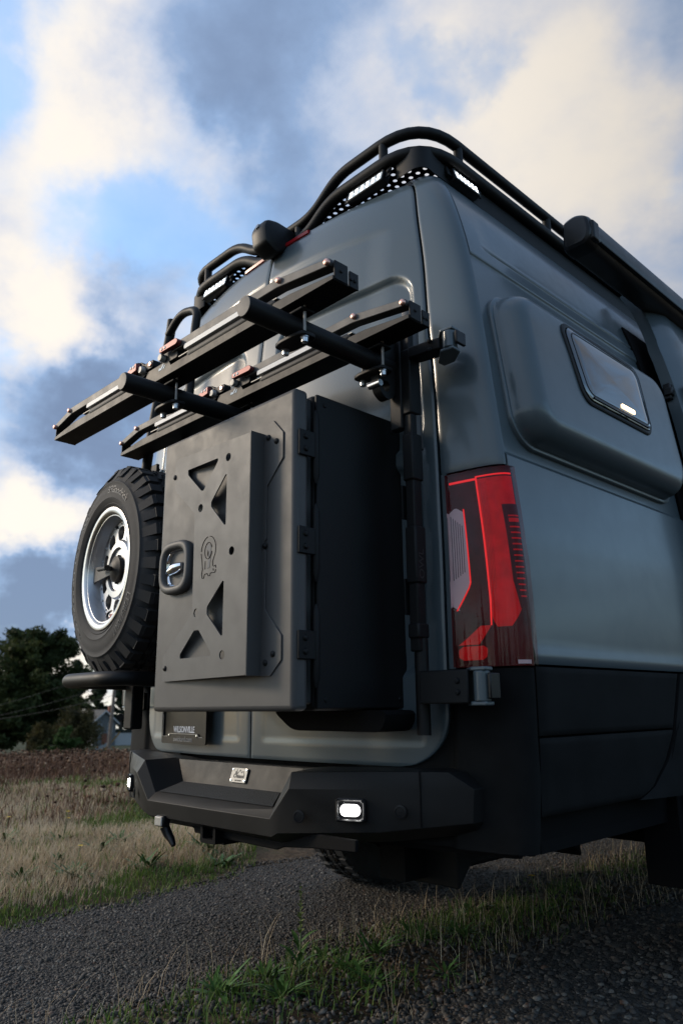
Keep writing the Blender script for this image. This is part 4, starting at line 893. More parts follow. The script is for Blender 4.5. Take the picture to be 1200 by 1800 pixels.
def ground_mat():
    m = bpy.data.materials.new('soil_and_thatch'); m.use_nodes = True; nt = m.node_tree; q = G(nt); b = nt.nodes['Principled BSDF']
    ob = q.n('ShaderNodeNewGeometry').outputs['Position']
    a = q.n('ShaderNodeTexNoise', {'Vector': ob, 'Scale': 1.1, 'Detail': 6., 'Roughness': .6}).outputs[0]; c = q.n('ShaderNodeTexNoise', {'Vector': ob, 'Scale': 30., 'Detail': 5., 'Roughness': .7}).outputs[0]
    mixv = q.m('ADD', q.m('MULTIPLY', a, .6), q.m('MULTIPLY', c, .4))
    col = q.ramp(mixv, [(.36, (.022, .016, .010)), (.47, (.060, .042, .026)), (.55, (.12, .085, .055)), (.64, (.055, .060, .024))])
    # beyond the mown grass the field is brown with dead weeds
    vd = q.n('ShaderNodeVectorMath', {0: ob, 1: (2.1, -1.6, 0)}, operation='DISTANCE').outputs['Value']
    f = q.ss(q.m('ADD', vd, q.m('MULTIPLY', a, 6.)), 9., 14.)
    br = q.ramp(c, [(.3, (.045, .024, .015)), (.55, (.13, .072, .042)), (.75, (.20, .13, .08))])
    far = q.ss(vd, 30., 70.)
    col = q.mix(f, col, br); col = q.mix(far, col, (.035, .040, .016, 1))
    nt.links.new(col, b.inputs['Base Color']); b.inputs['Roughness'].default_value = .95; b.inputs['Specular IOR Level'].default_value = .15
    bp = q.n('ShaderNodeBump', {'Strength': .8, 'Distance': .03, 'Height': c}); nt.links.new(bp.outputs[0], b.inputs['Normal'])
    return m
tag(MB().grid(P).build('ground', ground_mat(), None, None, fix=False), kind='structure')
def gravel_mat():
    m = bpy.data.materials.new('gravel_bed'); m.use_nodes = True; nt = m.node_tree; q = G(nt); b = nt.nodes['Principled BSDF']
    ob = q.n('ShaderNodeNewGeometry').outputs['Position']
    vo = q.n('ShaderNodeTexVoronoi', {'Vector': ob, 'Scale': 85., 'Randomness': 1.}); vo2 = q.n('ShaderNodeTexVoronoi', {'Vector': ob, 'Scale': 190.})
    a = q.n('ShaderNodeTexNoise', {'Vector': ob, 'Scale': 2.2, 'Detail': 6., 'Roughness': .6}).outputs[0]
    hue = q.n('ShaderNodeSeparateColor', {0: vo.outputs['Color']})
    col = q.ramp(hue.outputs[0], [(0, (.011, .010, .009)), (.45, (.031, .028, .025)), (.8, (.055, .050, .044)), (1, (.07, .055, .04))])
    dirt = q.ss(a, .56, .74); col = q.mix(q.m('MULTIPLY', dirt, .7), col, (.036, .021, .013, 1))
    nt.links.new(col, b.inputs['Base Color']); b.inputs['Roughness'].default_value = .85; b.inputs['Specular IOR Level'].default_value = .3
    h = q.m('ADD', q.m('MULTIPLY', vo.outputs['Distance'], -1.), q.m('MULTIPLY', vo2.outputs['Distance'], -.5))
    bp = q.n('ShaderNodeBump', {'Strength': 1., 'Distance': .012, 'Height': h}); nt.links.new(bp.outputs[0], b.inputs['Normal'])
    return m
GM = gravel_mat()
yy = np.concatenate([np.linspace(-4, 6, 320), np.linspace(6.2, 60, 80)])
for nm, fa, fb in (('gravel_track', edge_l, strip_l), ('gravel_track', strip_r, lambda y: strip_r(y)+2.3+.3*(fbm(np.zeros_like(y)+9.1, y, 1, 35)-.5))):
    xa, xb = fa(yy), fb(yy); u = np.linspace(0, 1, 40); X = xa[:, None]+(xb-xa)[:, None]*u; Y = np.broadcast_to(yy[:, None], X.shape)
    ed = np.minimum(u, 1-u)[None]; Zt = gh(X, Y)+.006-.02*(1-sstep(ed, 0, .025)) - .010*np.exp(-((u[None]-.5)/.22)**2)*0
    tag(MB().grid(np.stack([X, Y, Zt], -1)).build(nm, GM, None, 60, fix=False), kind='structure')

# ---- loose stones
def scatter_mesh(name, V, F, tint, m, kind='stuff', smooth=False):
    """V (n,k,3) vertices of n pieces, F list of index tuples for one piece (triangles), tint (n,)"""
    n, k = V.shape[:2]; me = bpy.data.meshes.new(name); F = np.array(F); fl = (F[None]+np.arange(n)[:, None, None]*k).reshape(-1)
    nf = n*len(F); w = F.shape[1]
    me.vertices.add(n*k); me.vertices.foreach_set('co', V.reshape(-1).astype(np.float32))
    me.loops.add(nf*w); me.loops.foreach_set('vertex_index', fl.astype(np.int32))
    me.polygons.add(nf); me.polygons.foreach_set('loop_start', (np.arange(nf)*w).astype(np.int32)); me.polygons.foreach_set('loop_total', np.full(nf, w, np.int32))
    at = me.attributes.new('tint', 'FLOAT', 'POINT'); at.data.foreach_set('value', np.repeat(tint, k).astype(np.float32))
    me.update(calc_edges=True); me.validate()
    if smooth: me.polygons.foreach_set('use_smooth', [True]*nf)
    me.materials.append(m); o = bpy.data.objects.new(name, me); COL.objects.link(o)
    if kind: o['kind'] = kind
    return o
def tint_mat(name, stops, rough=.8, spec=.3, transl=0., nscale=0.):
    m = bpy.data.materials.new(name); m.use_nodes = True; nt = m.node_tree; q = G(nt); b = nt.nodes['Principled BSDF']
    a = q.n('ShaderNodeAttribute', attribute_name='tint').outputs['Fac']
    if nscale:
        nz = q.n('ShaderNodeTexNoise', {'Vector': q.n('ShaderNodeNewGeometry').outputs['Position'], 'Scale': nscale, 'Detail': 3.}).outputs[0]
        a = q.m('ADD', a, q.m('MULTIPLY', q.m('SUBTRACT', nz, .5), .35))
    col = q.ramp(a, stops); nt.links.new(col, b.inputs['Base Color']); b.inputs['Roughness'].default_value = rough; b.inputs['Specular IOR Level'].default_value = spec
    if transl:
        tr = q.n('ShaderNodeBsdfTranslucent', {'Color': col}); mx = q.n('ShaderNodeMixShader', {0: transl, 1: b.outputs[0], 2: tr.outputs[0]})
        nt.links.new(mx.outputs[0], nt.nodes['Material Output'].inputs[0])
    return m
bm = bmesh.new(); bmesh.ops.create_icosphere(bm, subdivisions=1, radius=1); ICO_V = np.array([v.co[:] for v in bm.verts]); bm.faces.ensure_lookup_table(); ICO_F = [[v.index for v in f.verts] for f in bm.faces]; bm.free()
def rot_z(n): 
    a = rng.random(n)*2*PI; c, s = np.cos(a), np.sin(a); R = np.zeros((n, 3, 3)); R[:, 0, 0] = c; R[:, 0, 1] = -s; R[:, 1, 0] = s; R[:, 1, 1] = c; R[:, 2, 2] = 1; return R
def stones(name, X, Y, size, lift, m):
    n = len(X); S = size[:, None]*(np.array([1, .84, .62])*(.75+.5*rng.random((n, 3)))); V = ICO_V[None]*(1+.30*(rng.random((n, len(ICO_V), 1))-.5))*S[:, None]
    tilt = rng.normal(0, .25, (n, 2)); V[:, :, 2] += V[:, :, 0]*tilt[:, :1] + V[:, :, 1]*tilt[:, 1:]
    V = np.einsum('nij,nkj->nki', rot_z(n), V); V[:, :, 0] += X[:, None]; V[:, :, 1] += Y[:, None]; V[:, :, 2] += (gh(X, Y)+.004+lift*S[:, 2])[:, None]
    return scatter_mesh(name, V, ICO_F, rng.random(n), m)
STM = tint_mat('stone_mix', [(0, (.014, .0125, .011)), (.30, (.030, .027, .0235)), (.58, (.057, .051, .044)), (.80, (.078, .058, .042)), (.93, (.15, .14, .12)), (1, (.085, .045, .028))], .72, .4, 0, 60.)
def track_pts(n, fa, fb, y0, y1, pw=1.6, marg=.06):
    t = rng.random(n)**pw; y = y0+(y1-y0)*t; a, b = fa(y), fb(y); x = a-marg+(b-a+2*marg)*rng.random(n); return x, y
x, y = track_pts(56000, edge_l, strip_l, -.75, 4.2); sz = .0036+.0056*rng.random(len(x))**2.2; sz[::60] *= 1.6; stones('loose_stones', x, y, sz, .25, STM)
x, y = track_pts(30000, strip_r, lambda q: strip_r(q)+2.0, -.6, 3.6); sz = .0050+.0100*rng.random(len(x))**2.0; sz[::50] *= 1.7; stones('loose_stones', x, y, sz, .25, STM)
x, y = track_pts(9000, strip_l, strip_r, -.7, 3.2, 1.3, .10); sz = .0045+.009*rng.random(len(x))**2.5; stones('loose_stones', x, y, sz, .1, STM)

# ---- grass blades
def blades(name, X, Y, H, W_, bend, tint, m, az=None):
    n = len(X); a = rng.random(n)*2*PI if az is None else az; dx, dy = np.cos(a), np.sin(a); px, py = -dy, dx
    Z0 = gh(X, Y)-.004; V = np.zeros((n, 7, 3)); w = W_/2
    for k, (f, ww) in enumerate(((0, 1.), (.4, .85), (.75, .55))):
        hz = H*f*(1-.28*bend*f); off = H*bend*f*f*.8
        for s_, j in ((-1, 0), (1, 1)):
            V[:, 2*k+j, 0] = X+dx*off+px*w*ww*s_; V[:, 2*k+j, 1] = Y+dy*off+py*w*ww*s_; V[:, 2*k+j, 2] = Z0+hz
    V[:, 6, 0] = X+dx*H*bend*.8; V[:, 6, 1] = Y+dy*H*bend*.8; V[:, 6, 2] = Z0+H*(1-.28*bend)
    return scatter_mesh(name, V, [(0, 1, 3), (0, 3, 2), (2, 3, 5), (2, 5, 4), (4, 5, 6)], tint, m)
DRY = tint_mat('dry_grass_blades', [(0, (.15, .095, .050)), (.35, (.37, .27, .16)), (.7, (.60, .47, .31)), (1, (.74, .62, .44))], .8, .2, .3)
GRN = tint_mat('green_grass_blades', [(0, (.036, .068, .015)), (.4, (.075, .14, .026)), (.75, (.15, .21, .045)), (1, (.27, .27, .09))], .65, .25, .35)
BRN = tint_mat('dead_weeds', [(0, (.035, .019, .013)), (.45, (.14, .075, .045)), (.8, (.26, .155, .10)), (1, (.38, .28, .19))], .9, .1)
def wedge(n, r0, r1, pw=1.0, a0=52, a1=100):
    t = rng.random(n); r = r0*(r1/r0)**(t**pw); az = np.radians(a0+(a1-a0)*rng.random(n)); return 2.1-np.sin(az)*r, -1.6+np.cos(az)*r, r
def field_ok(x, y): return x < edge_l(y)-.02+.25*(rng.random(len(x))-.6)
x, y, r = wedge(190000, 3.2, 15, .8); k = field_ok(x, y) & (rng.random(len(x)) > sstep(r+5*(fbm(x, y, .5, 91)-.5), 6.5, 12.5)*.97); x, y, r = x[k], y[k], r[k]
green = fbm(x, y, 1.5, 51) + .17*sstep(x, edge_l(y)-.8, edge_l(y)-.1)
gk = rng.random(len(x)) < .08+.75*sstep(green, .525, .70); near = sstep(x, edge_l(y)-.5, edge_l(y))
bx_, by_, br_ = x[~gk], y[~gk], r[~gk]; n = len(bx_); clump = fbm(bx_, by_, 5, 61)
blades('dry_grass', bx_, by_, (.022+.065*rng.random(n))*(.5+1.0*clump)*(1-.55*near[~gk]), .0016+.0005*br_, .25+.7*rng.random(n), np.clip(.25+.75*fbm(bx_, by_, 1.2, 71)+.45*(rng.random(n)-.5), 0, 1), DRY, rng.normal(2.6, .9, n))
bx_, by_, br_ = x[gk], y[gk], r[gk]; n = len(bx_); clump = fbm(bx_, by_, 4, 81)
blades('green_grass', bx_, by_, (.025+.075*rng.random(n))*(.5+clump)*(1-.5*near[gk]), .0025+.0006*br_, .3+.7*rng.random(n), np.clip(.2+.6*clump+.5*(rng.random(n)-.5), 0, 1), GRN)
# seed-headed dead weeds further out
x, y, r = wedge(15000, 6.5, 22, 1.0); k = (fbm(x, y, .5, 91)+(r-10)/8) > .40+.4*rng.random(len(r)); x, y, r = x[k], y[k], r[k]; n = len(x)
blades('dead_weed_stalks', x, y, (.08+.20*rng.random(n))*(1-.5*sstep(r, 11, 18)), .003+.0003*r, .1+.35*rng.random(n), np.clip(rng.random(n)*.9, 0, 1), BRN)
x, y, r = wedge(8000, 6.5, 22, .9); k = (fbm(x, y, .5, 91)+(r-10)/8) > .40+.4*rng.random(len(r)); x, y, r = x[k], y[k], r[k]; n = len(x)
Vh = ICO_V[None]*(np.array([1, 1, .8])*(.008+.014*rng.random((n, 1))))[:, None]*(1+.5*(rng.random((n, len(ICO_V), 1))-.5)); Vh[:, :, 0] += x[:, None]; Vh[:, :, 1] += y[:, None]; Vh[:, :, 2] += (gh(x, y)+(.08+.19*rng.random(n))*(1-.5*sstep(r, 11, 18)))[:, None]
scatter_mesh('dead_weed_heads', Vh, ICO_F, np.clip(rng.random(n)**1.6, 0, 1), BRN)
x, y, r = wedge(80000, 6, 26, .9); k = rng.random(len(r)) < sstep(r+5*(fbm(x, y, .5, 91)-.5), 6., 12.5); x, y, r = x[k], y[k], r[k]; n = len(x); blades('brown_field_grass', x, y, (.04+.11*rng.random(n))*(1-.4*sstep(r, 12, 18)), .003+.0008*r, .2+.6*rng.random(n), np.clip(.35+.5*fbm(x, y, .6, 95)+.5*(rng.random(n)-.5), 0, 1), BRN)
# middle strip between the wheel tracks
t = rng.random(6500); y = -.75+4.6*t**1.2; x = strip_l(y)+(strip_r(y)-strip_l(y))*(.5+.5*np.clip(rng.normal(0, .5, len(y)), -1.1, 1.1)); g2 = fbm(x, y, 3.2, 101); k = g2 > .40+.10*rng.random(len(x)); x, y = x[k], y[k]; n = len(x)
blades('strip_grass', x, y, (.018+.075*rng.random(n)**2)*(.4+g2[k]), .003+.002*rng.random(n), .3+.7*rng.random(n), np.clip(rng.random(n)*.8, 0, 1), GRN)
t = rng.random(2600); y = -.8+4.4*t; x = strip_l(y)-.10+(strip_r(y)-strip_l(y)+.15)*rng.random(len(y)); k = fbm(x, y, 2.4, 111) > .42; x, y = x[k], y[k]; n = len(x)
blades('strip_straw', x, y, .03+.17*rng.random(n)**3, .0012+.0014*rng.random(n), .1+1.0*rng.random(n), np.clip(.1+.8*rng.random(n), 0, 1), DRY)

# ---- weeds and flowers that stand on their own
LEAF = mat('weed_leaf', (.060, .125, .030), .55, var=.35, vscale=25, spec=.3); PETAL = mat('yellow_petal', (.75, .50, .02), .6); STALK = mat('weed_stalk', (.10, .13, .05), .7)
def leaf_geo(mb, o, az, L, w, rise, droop, lob=0):
    pts = []; d = Vector((math.cos(az), math.sin(az), 0)); s = Vector((-d.y, d.x, 0)); N = 6; vs = []
    for i in range(N):
        f = i/(N-1); c = Vector(o)+d*L*f+Vector((0, 0, L*(rise*f-droop*f*f))); ww = w*math.sin(PI*min(.97, .10+.88*f))*(1-.35*(lob and i % 2))
        vs += [c-s*ww+Vector((0, 0, .15*ww)), c, c+s*ww+Vector((0, 0, .15*ww))]
    fs = []
    for i in range(N-1):
        for j in (0, 1): fs.append((i*3+j, i*3+j+1, i*3+3+j+1, i*3+3+j))
    mb.add(vs, fs)
def weed(label, x, y, R_, n, seed, up=.5, flower=0, group=None, cat='weed'):
    rr = random.Random(seed); z = float(gh(x, y)); t = thing('weed', label, cat, (x, y, z), group); mb = MB()
    for k in range(int(n*2.3)):
        az = k*2.4+rr.uniform(-.5, .5); L = R_*rr.uniform(.35, .85); q0 = R_*rr.uniform(0, .35); leaf_geo(mb, (x+q0*math.cos(az+1), y+q0*math.sin(az+1), z), az, L, L*rr.uniform(.07, .13), up*rr.uniform(.5, 1.8), up*rr.uniform(.3, 1.0), 1)
    mb.build('leaves', LEAF, t, 60, fix=False)
    for q in range(flower):
        a = rr.uniform(0, 6.28); fx, fy = x+R_*.4*math.cos(a), y+R_*.4*math.sin(a); h = R_*rr.uniform(.9, 1.6)
        st = MB().tube([(x, y, z), ((x+fx)/2, (y+fy)/2, z+h*.6), (fx, fy, z+h)], .0022, 5).build('stem', STALK, t)
        mb = MB()
        for p in range(11): leaf_geo(mb, (fx, fy, z+h), p*2*PI/11, .017, .0035, .5, .3)
        mb.build('flower_head', PETAL, st, 60, fix=False)
    return t
GF, GS = 'green weed clumps in the dry grass', 'leafy weeds between the wheel tracks'
for i, (x, y, R_, n, fl, lb, gp) in enumerate([
    (-2.39, .74, .15, 16, 0, 'largest dark green weed clump alone in the dry grass left of the track', None),
    (-2.90, .74, .12, 13, 2, 'weed clump with two yellow flowers in the dry grass', None),
    (-2.62, 1.00, .12, 12, 0, 'small weed clump farthest from the track in the dry grass', None), (-3.07, .43, .12, 12, 1, 'weed clump with one yellow flower at the left edge of the field', None), (-2.90, .50, .11, 12, 0, None, GF),
    (-2.02, 1.22, .16, 18, 0, 'weed clump just left of the broad dark clump below the tow socket', None), (-2.12, 1.52, .17, 20, 0, 'broad dark weed clump below the bumper tow socket', None), (-1.83, .72, .13, 14, 0, None, GF), (-1.84, .32, .14, 16, 1, 'weed clump with a single yellow flower near the track edge', None),
    (-2.20, .40, .11, 12, 0, None, GF), (-1.72, 1.15, .14, 16, 0, 'weed clump touching the gravel edge beneath the bumper', None), (-1.98, .10, .12, 12, 0, 'weed clump at the bottom left corner of the grass', None)]):
    weed(lb or 'low green weed clump among the dry grass', x, y, R_, n, 300+i, .7, fl, gp)
for i, (x, y, R_, n, fl, lb, gp) in enumerate([
    (.10, .37, .10, 14, 0, 'leafy weed directly right of the tall flowering spike', None), (.03, .56, .11, 14, 0, None, GS), (.04, .80, .11, 14, 0, None, GS), (.12, .94, .10, 14, 0, None, GS), (.23, .34, .11, 14, 0, None, GS),
    (-.10, 1.32, .12, 14, 0, 'dim leafy weed under the bumper end near the left rear tyre', None), (.18, 1.42, .10, 12, 1, 'weed with one yellow flower in the shade beside the van', None), (.12, .06, .13, 16, 0, None, GS), (-.03, -.06, .13, 16, 0, 'large leafy weed nearest the camera at the bottom edge', None), (-.06, .14, .11, 14, 0, 'leafy weed directly left of the tall flowering spike', None), (.30, .62, .09, 12, 0, None, GS), (-.12, .46, .09, 12, 0, None, GS)]):
    weed(lb or 'broad leaved green weed between the two gravel tracks', x, y, R_, n, 400+i, .55, fl, gp)
# the one tall flowering spike in the strip
zx = float(gh(.03, .20)); tw = thing('weed', 'tall pale green flowering spike rising from the strip between the tracks', 'weed', (.03, .20, zx))
MB().tube([(.03, .20, zx), (.032, .205, zx+.12), (.026, .21, zx+.27)], [.003, .0025, .001], 6).build('stem', STALK, tw)
mb = MB(); rr = random.Random(5)
for k in range(46):
    h = rr.uniform(.13, .28); leaf_geo(mb, (.03, .205, zx+h), rr.uniform(0, 6.28), .022*(1.25-h/.30), .005, 1.0, .4)
mb.build('flower_spike', mat('spike_green', (.16, .20, .06), .7), tw, 60, fix=False)
mb = MB()
for k in range(12): leaf_geo(mb, (.03, .20, zx+.01+.008*k), k*2.4, rr.uniform(.06, .10), .008, 1.0, .5)
mb.build('leaves', LEAF, tw, 60, fix=False)

# ================================================================== TREES, HOUSE, POLE
BARK = mat('bark', (.045, .035, .028), .9, var=.3, vscale=6, bump=.5, bscale=30)
def leaf_mat(name, a, b, c): 
    return tint_mat(name, [(0, a), (.55, b), (1, c)], .7, .2, .25)
LF1 = leaf_mat('foliage_olive', (.014, .023, .008), (.038, .052, .015), (.10, .098, .030)); LF2 = leaf_mat('foliage_dark', (.008, .014, .008), (.018, .030, .014), (.040, .055, .022)); LF3 = leaf_mat('foliage_weeping', (.022, .024, .010), (.060, .052, .018), (.13, .095, .03)); LF4 = leaf_mat('foliage_fresh', (.020, .040, .012), (.045, .085, .022), (.09, .13, .035))
def leaf_cloud(name, C, size, tint, m, par, base):
    n = len(C); R = rng.normal(size=(n, 3, 3)); u = R[:, 0]/np.linalg.norm(R[:, 0], axis=1, keepdims=True); w = np.cross(u, R[:, 1]); w /= np.linalg.norm(w, axis=1, keepdims=True)
    s = size[:, None]; V = np.stack([C-u*s, C-w*s*.45, C+u*s, C+w*s*.45], 1) - np.array(base)
    o = scatter_mesh(name, V, [(0, 1, 2, 3)], tint, m, None); o.parent = par; return o
def tree(name, label, x, y, z, h, w, seed, m, shape='broad', n=9000, leaf=.22, group=None, cat='tree', nb=46):
    global rng
    rng = np.random.default_rng(seed); rr = random.Random(seed); t = thing(name, label, cat, (x, y, z), group)
    tk = MB().tube([(x, y, z-.3), (x+rr.uniform(-.1, .1), y, z+h*.3), (x+rr.uniform(-.2, .2), y, z+h*.62), (x, y, z+h*.93)], [h*.022, h*.018, h*.010, h*.002], 9).build('trunk', BARK, t)
    lim = MB(); cl = []
    for k in range(nb):
        f = rr.uniform(.10, .98) if shape != 'weep' else rr.uniform(.35, .95)
        if shape == 'broad': rad = w/2*(math.sin(PI*min(1, .12+.80*f))**.75)*rr.uniform(.55, 1.05)
        elif shape == 'cone': rad = w/2*(1.02-f)*rr.uniform(.7, 1.1)
        elif shape == 'weep': rad = w/2*math.sqrt(max(0, 1-(f-.45)**2/.32))*rr.uniform(.5, 1.)
        else: rad = w/2*math.sqrt(max(.02, 1-(2*f-.9)**2))*rr.uniform(.5, 1.)
        a = k*2.4+rr.uniform(-.5, .5); e = Vector((x+rad*math.cos(a), y+rad*math.sin(a), z+h*f+(.08*h if shape == 'broad' else -.03*h)*(rad/w)))
        s0 = Vector((x, y, z+h*f*.85)); lim.tube([s0, s0.lerp(e, .5)+Vector((0, 0, .02*h)), e], [h*.006, h*.004, h*.0012], 5)
        rad_c = max(.10*w, .05*h)*rr.uniform(.7, 1.25)*(1.15-.5*f); cl.append((e, s0, rad_c, rr.random()))
    lim.build('limbs', BARK, tk)
    per = n//nb; Cs = []; Ts = []
    for e, s0, rc, tn in cl:
        q = rng.random(per)**.6; base = np.array(s0)[None]*(1-q[:, None]) + np.array(e)[None]*q[:, None]
        d = rng.normal(size=(per, 3)); d /= np.linalg.norm(d, axis=1, keepdims=True); rad = rc*(rng.random(per)**.5)[:, None]*(.45+.65*q[:, None])
        c = base + d*rad*np.array([1, 1, .62])
        if shape == 'weep': c[:, 2] -= (rng.random(per)**1.2)*h*.42*q
        c[:, 2] = np.maximum(c[:, 2], z+.05); Cs.append(c); Ts.append(np.clip(.25+.45*tn+.35*(rng.random(per)-.4), 0, 1))
    C = np.concatenate(Cs); leaf_cloud('crown', C, leaf*(.6+.8*rng.random(len(C))), np.concatenate(Ts), m, t, (x, y, z))
    return t
def gpos(dx, dy, D): return 2.1+dx*D, -1.6+dy*D
def gz(x, y): return float(gh(x, y))
def plant(name, label, dx, dy, D, top, wpx, seed, m, shape, n, leaf, group=None, cat='tree', nb=46):
    x, y = gpos(dx, dy, D); z = gz(x, y); return tree(name, label, x, y, z, .88+top*D-z, wpx/1328*D, seed, m, shape, n, leaf, group, cat, nb)
plant('broad_tree', 'large bushy olive green tree at the left edge, tallest in view', -.924, .382, 95, .092, 190, 11, LF1, 'broad', 60000, .24, None, 'tree', 150)
plant('broad_tree', 'lower bushy tree at the far left beside the largest tree', -.938, .345, 92, .040, 130, 12, LF1, 'broad', 22000, .26, None, 'tree', 80)
for i, (dx, dy, D, tp, wp, lb) in enumerate([(-.9050, .4254, 112, .058, 62, 'dark conifer whose tip shows just left of the spare wheel'), (-.893, .450, 165, .045, 60, None), (-.880, .475, 165, .052, 64, None), (-.866, .500, 165, .046, 60, None), (-.85, .527, 165, .048, 60, None)]):
    plant('conifer', lb or 'dark conifer in the row behind the small grey house', dx, dy, D, tp, wp, 20+i, LF2, 'cone', 12000, .36, None if lb else 'dark conifers behind the house')
plant('broad_tree', 'dark round tree standing behind the weeping shrubs', -.912, .410, 104, .020, 110, 31, LF2, 'round', 9000, .26)
plant('weeping_shrub', 'larger weeping shrub with rust brown tips', -.9025, .4305, 80, .006, 88, 33, LF3, 'weep', 11000, .12, None, 'shrub', 60)
plant('weeping_shrub', 'smaller weeping shrub left of the larger rust brown one', -.9193, .3935, 80, -.0115, 46, 34, LF3, 'weep', 6000, .11, None, 'shrub', 40)
plant('green_shrub', 'fresh green rounded shrub in front of the weeping shrubs', -.908, .419, 70, -.0175, 50, 35, LF4, 'round', 7000, .09, None, 'shrub', 40)
plant('green_shrub', 'small dark shrub low beside the fresh green shrub', -.916, .402, 72, -.034, 36, 36, LF1, 'round', 3500, .09, None, 'shrub', 30)
# ---- small house
hx, hy = gpos(-.8886, .4585, 130); hz = gz(hx, hy)-.05
u = Vector((.4585, .8886, 0)).normalized(); wv = Vector((-.8886, .4585, 0))
ho = thing('house', 'small grey gabled house with a brick chimney among the far trees', 'house', (hx, hy, hz))
HM = frame((hx, hy, hz), (u*.97+wv*.24), (0, 0, 1)) ; Ex = Vector(HM.col[0][:3]); Ez = -Vector(HM.col[2][:3])     # local z of the frame points to the viewer
WALL = mat('house_siding', (.105, .11, .112), .8, var=.1, vscale=3); ROOF = mat('house_roof', (.040, .038, .038), .85, var=.2, vscale=4); TRIM = mat('house_trim', (.34, .34, .34), .7); BRICK = mat('chimney_brick', (.20, .075, .05), .9, var=.25, vscale=9); PANE = mat('house_pane', (.05, .07, .08), .08)
WARM = mat('house_red_siding', (.17, .065, .04), .85, var=.2, vscale=6)
gw, gt, ge = 1.75, 5.55, 3.9
MB().prism([(-gw, 0), (gw, 0), (gw, ge), (0, gt-.12), (-gw, ge)], HM, -9.0).build('wall', WALL, ho, None)
for s in (-1, 1):
    rf = MB(); a, b = (0, gt), (s*(gw+.45), ge-.42)
    rf.prism([a, b, (b[0], b[1]-.14), (a[0], a[1]-.16)][::s], HM @ Matrix.Translation((0, 0, .35)), -9.6); r_ = rf.build('roof', ROOF, ho, None)
    MB().prism([(0, gt-.015), (b[0], b[1]-.02), (b[0], b[1]-.30), (0, gt-.32)][::s], HM @ Matrix.Translation((0, 0, .38)), .06).build('barge_board', TRIM, r_, None)
MB().box(.95, 1.65, gt-1.5, gt+.55, -2.6, -1.9, HM).build('chimney', BRICK, ho)
for x0, z0, w_, h_ in ((-1.25, 1.9, .75, 1.5), (.45, 1.9, .8, 1.6)):
    wf = MB().box(x0, x0+w_, z0, z0+h_, .0, .06, HM).build('window', TRIM, ho, None)
    for q in (0, 1): MB().box(x0+.07, x0+w_-.07, z0+.07+q*(h_/2), z0+h_/2-.04+q*(h_/2), .061, .07, HM).build('pane', PANE, wf, None)
MB().box(-.35, .42, 0, 1.9, .01, .07, HM).build('door', WARM, ho, None)
MB().box(gw+.02, gw+4.2, 0, 1.9, -3.5, -.3, HM).build('lean_to', TRIM, ho, None)
MB().prism([(gw+.02, 2.6), (gw+4.5, 2.0), (gw+4.5, 1.9), (gw+.02, 2.45)], HM @ Matrix.Translation((0, 0, 0)), -3.8).build('lean_to_roof', ROOF, ho, None)
# ---- boards and a tarpaulin left by the house
bxp, byp = gpos(-.888, .4600, 100); bzp = gz(bxp, byp)
bp_ = thing('board_pile', 'pale boards and an orange strap leaning in front of the small house', 'boards', (bxp, byp, bzp))
F2 = frame((bxp, byp, bzp), u, (0, 0, 1))
for k, (x0, ang, L, m_) in enumerate(((-1.0, .45, 2.2, TRIM), (-.5, .62, 2.4, TRIM), (.1, .9, 2.6, mat('strap_orange', (.32, .16, .03), .7)))):
    MB().box(0, L, 0, .16+.1*(k == 0), 0, .08, F2 @ Matrix.Translation((x0, .05, .1*k)) @ Matrix.Rotation(ang, 4, 'Z')).build('board', m_, bp_, None)
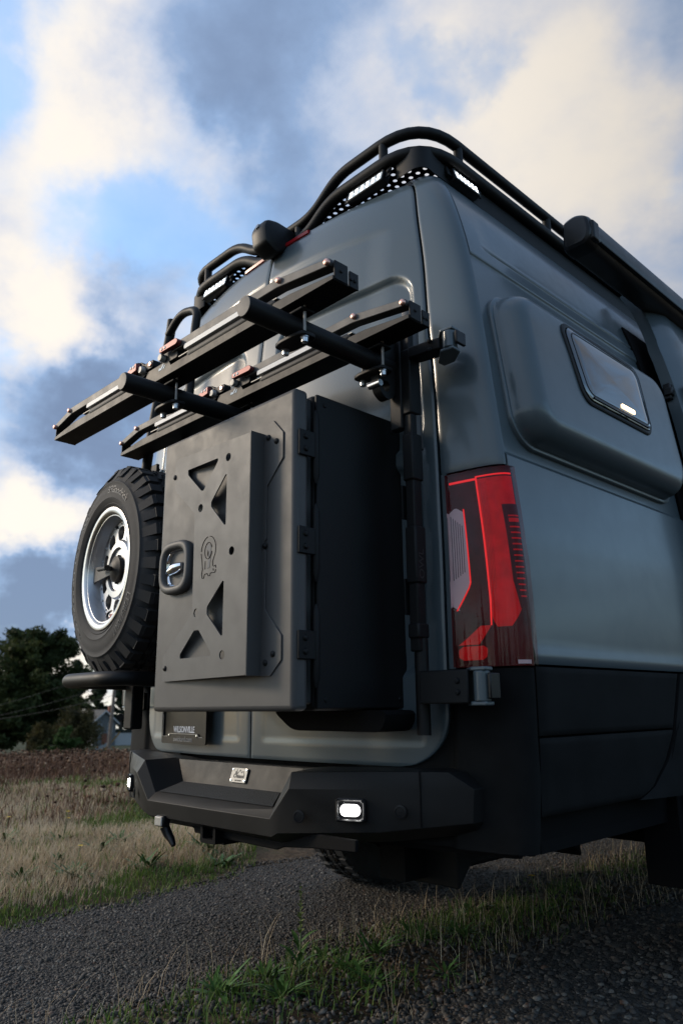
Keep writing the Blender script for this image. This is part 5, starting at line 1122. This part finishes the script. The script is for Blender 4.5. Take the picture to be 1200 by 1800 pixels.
# ---- utility pole and its wires
px_, py_ = gpos(-.8860, .4637, 70); pz_ = gz(px_, py_)
up = thing('utility_pole', 'weathered wooden utility pole standing in front of the small house', 'utility pole', (px_, py_, pz_))
MB().tube([(px_, py_, pz_-.3), (px_+.15, py_+.25, pz_+8.6)], [.17, .11], 12).build('pole', mat('pole_wood', (.16, .125, .10), .9, var=.25, vscale=5), up)
MB().box(px_-.9, px_+1.1, py_+.16, py_+.26, pz_+8.0, pz_+8.14).build('crossarm', BARK, up)
WIRE = mat('wire_grey', (.05, .05, .05), .7)
for zz, ex, ey, D, sl, lb in ((4.25, -.948, .318, 150, -.004, 'upper wire running left from the utility pole past the largest tree'), (2.9, -.945, .327, 150, -.012, 'middle wire running left from the utility pole'), (1.9, -.94, .341, 150, -.012, 'lower wire running left from the utility pole past the weeping shrubs')):
    x1, y1 = gpos(ex, ey, D*.55); z1 = .88+sl*D*.55; a = Vector((px_, py_, zz)); b = Vector((x1, y1, z1)); 
    pts = [a.lerp(b, t)+Vector((0, 0, -.35*4*t*(1-t)*.6)) for t in np.linspace(0, 1, 10)]
    w_ = MB().tube(pts, .014, 5).build('power_line', WIRE, None); tag(w_, lb, 'wire')
# ---- conifer wood on the far sides of the field, behind and right of the van
rng = np.random.default_rng(77); mb = MB(); rr = random.Random(77)
for k in range(210):
    a = math.radians(rr.uniform(240, 452)); Dd = rr.uniform(62, 95); x = 2.1+math.cos(a)*Dd; y = -1.6+math.sin(a)*Dd
    z = gz(x, y); h = rr.uniform(8, 15); r0 = h*rr.uniform(.16, .22); nt_ = 7
    for q in range(nt_):
        f0 = q/nt_; zb = z+h*(.05+.9*f0); rb = r0*(1-f0)*rr.uniform(.85, 1.15); n_ = 11
        vs = [(x, y, zb+h*.22)] + [(x+rb*rr.uniform(.6, 1.15)*math.cos(2*PI*i/n_), y+rb*rr.uniform(.6, 1.15)*math.sin(2*PI*i/n_), zb-h*.03*rr.random()) for i in range(n_)]
        mb.add(vs, [(0, 1+i, 1+(i+1) % n_) for i in range(n_)])
w_ = mb.build('conifer_wood', mat('wood_green', (.016, .026, .014), .9, var=.4, vscale=1.5), None, None, fix=False); w_['kind'] = 'stuff'

for o in bpy.data.objects:
    if 'base' in o: del o['base']
    if o.type == 'MESH' and o.name.split('.')[0] in ('bolt', 'screw', 'rivet', 'rim_bolt', 'led_divider', 'led_diode', 'tread', 'limbs', 'badge_mark', 'chassis_rail', 'leaves', 'pivot_bolt') and o.parent: o['kind'] = 'stuff'
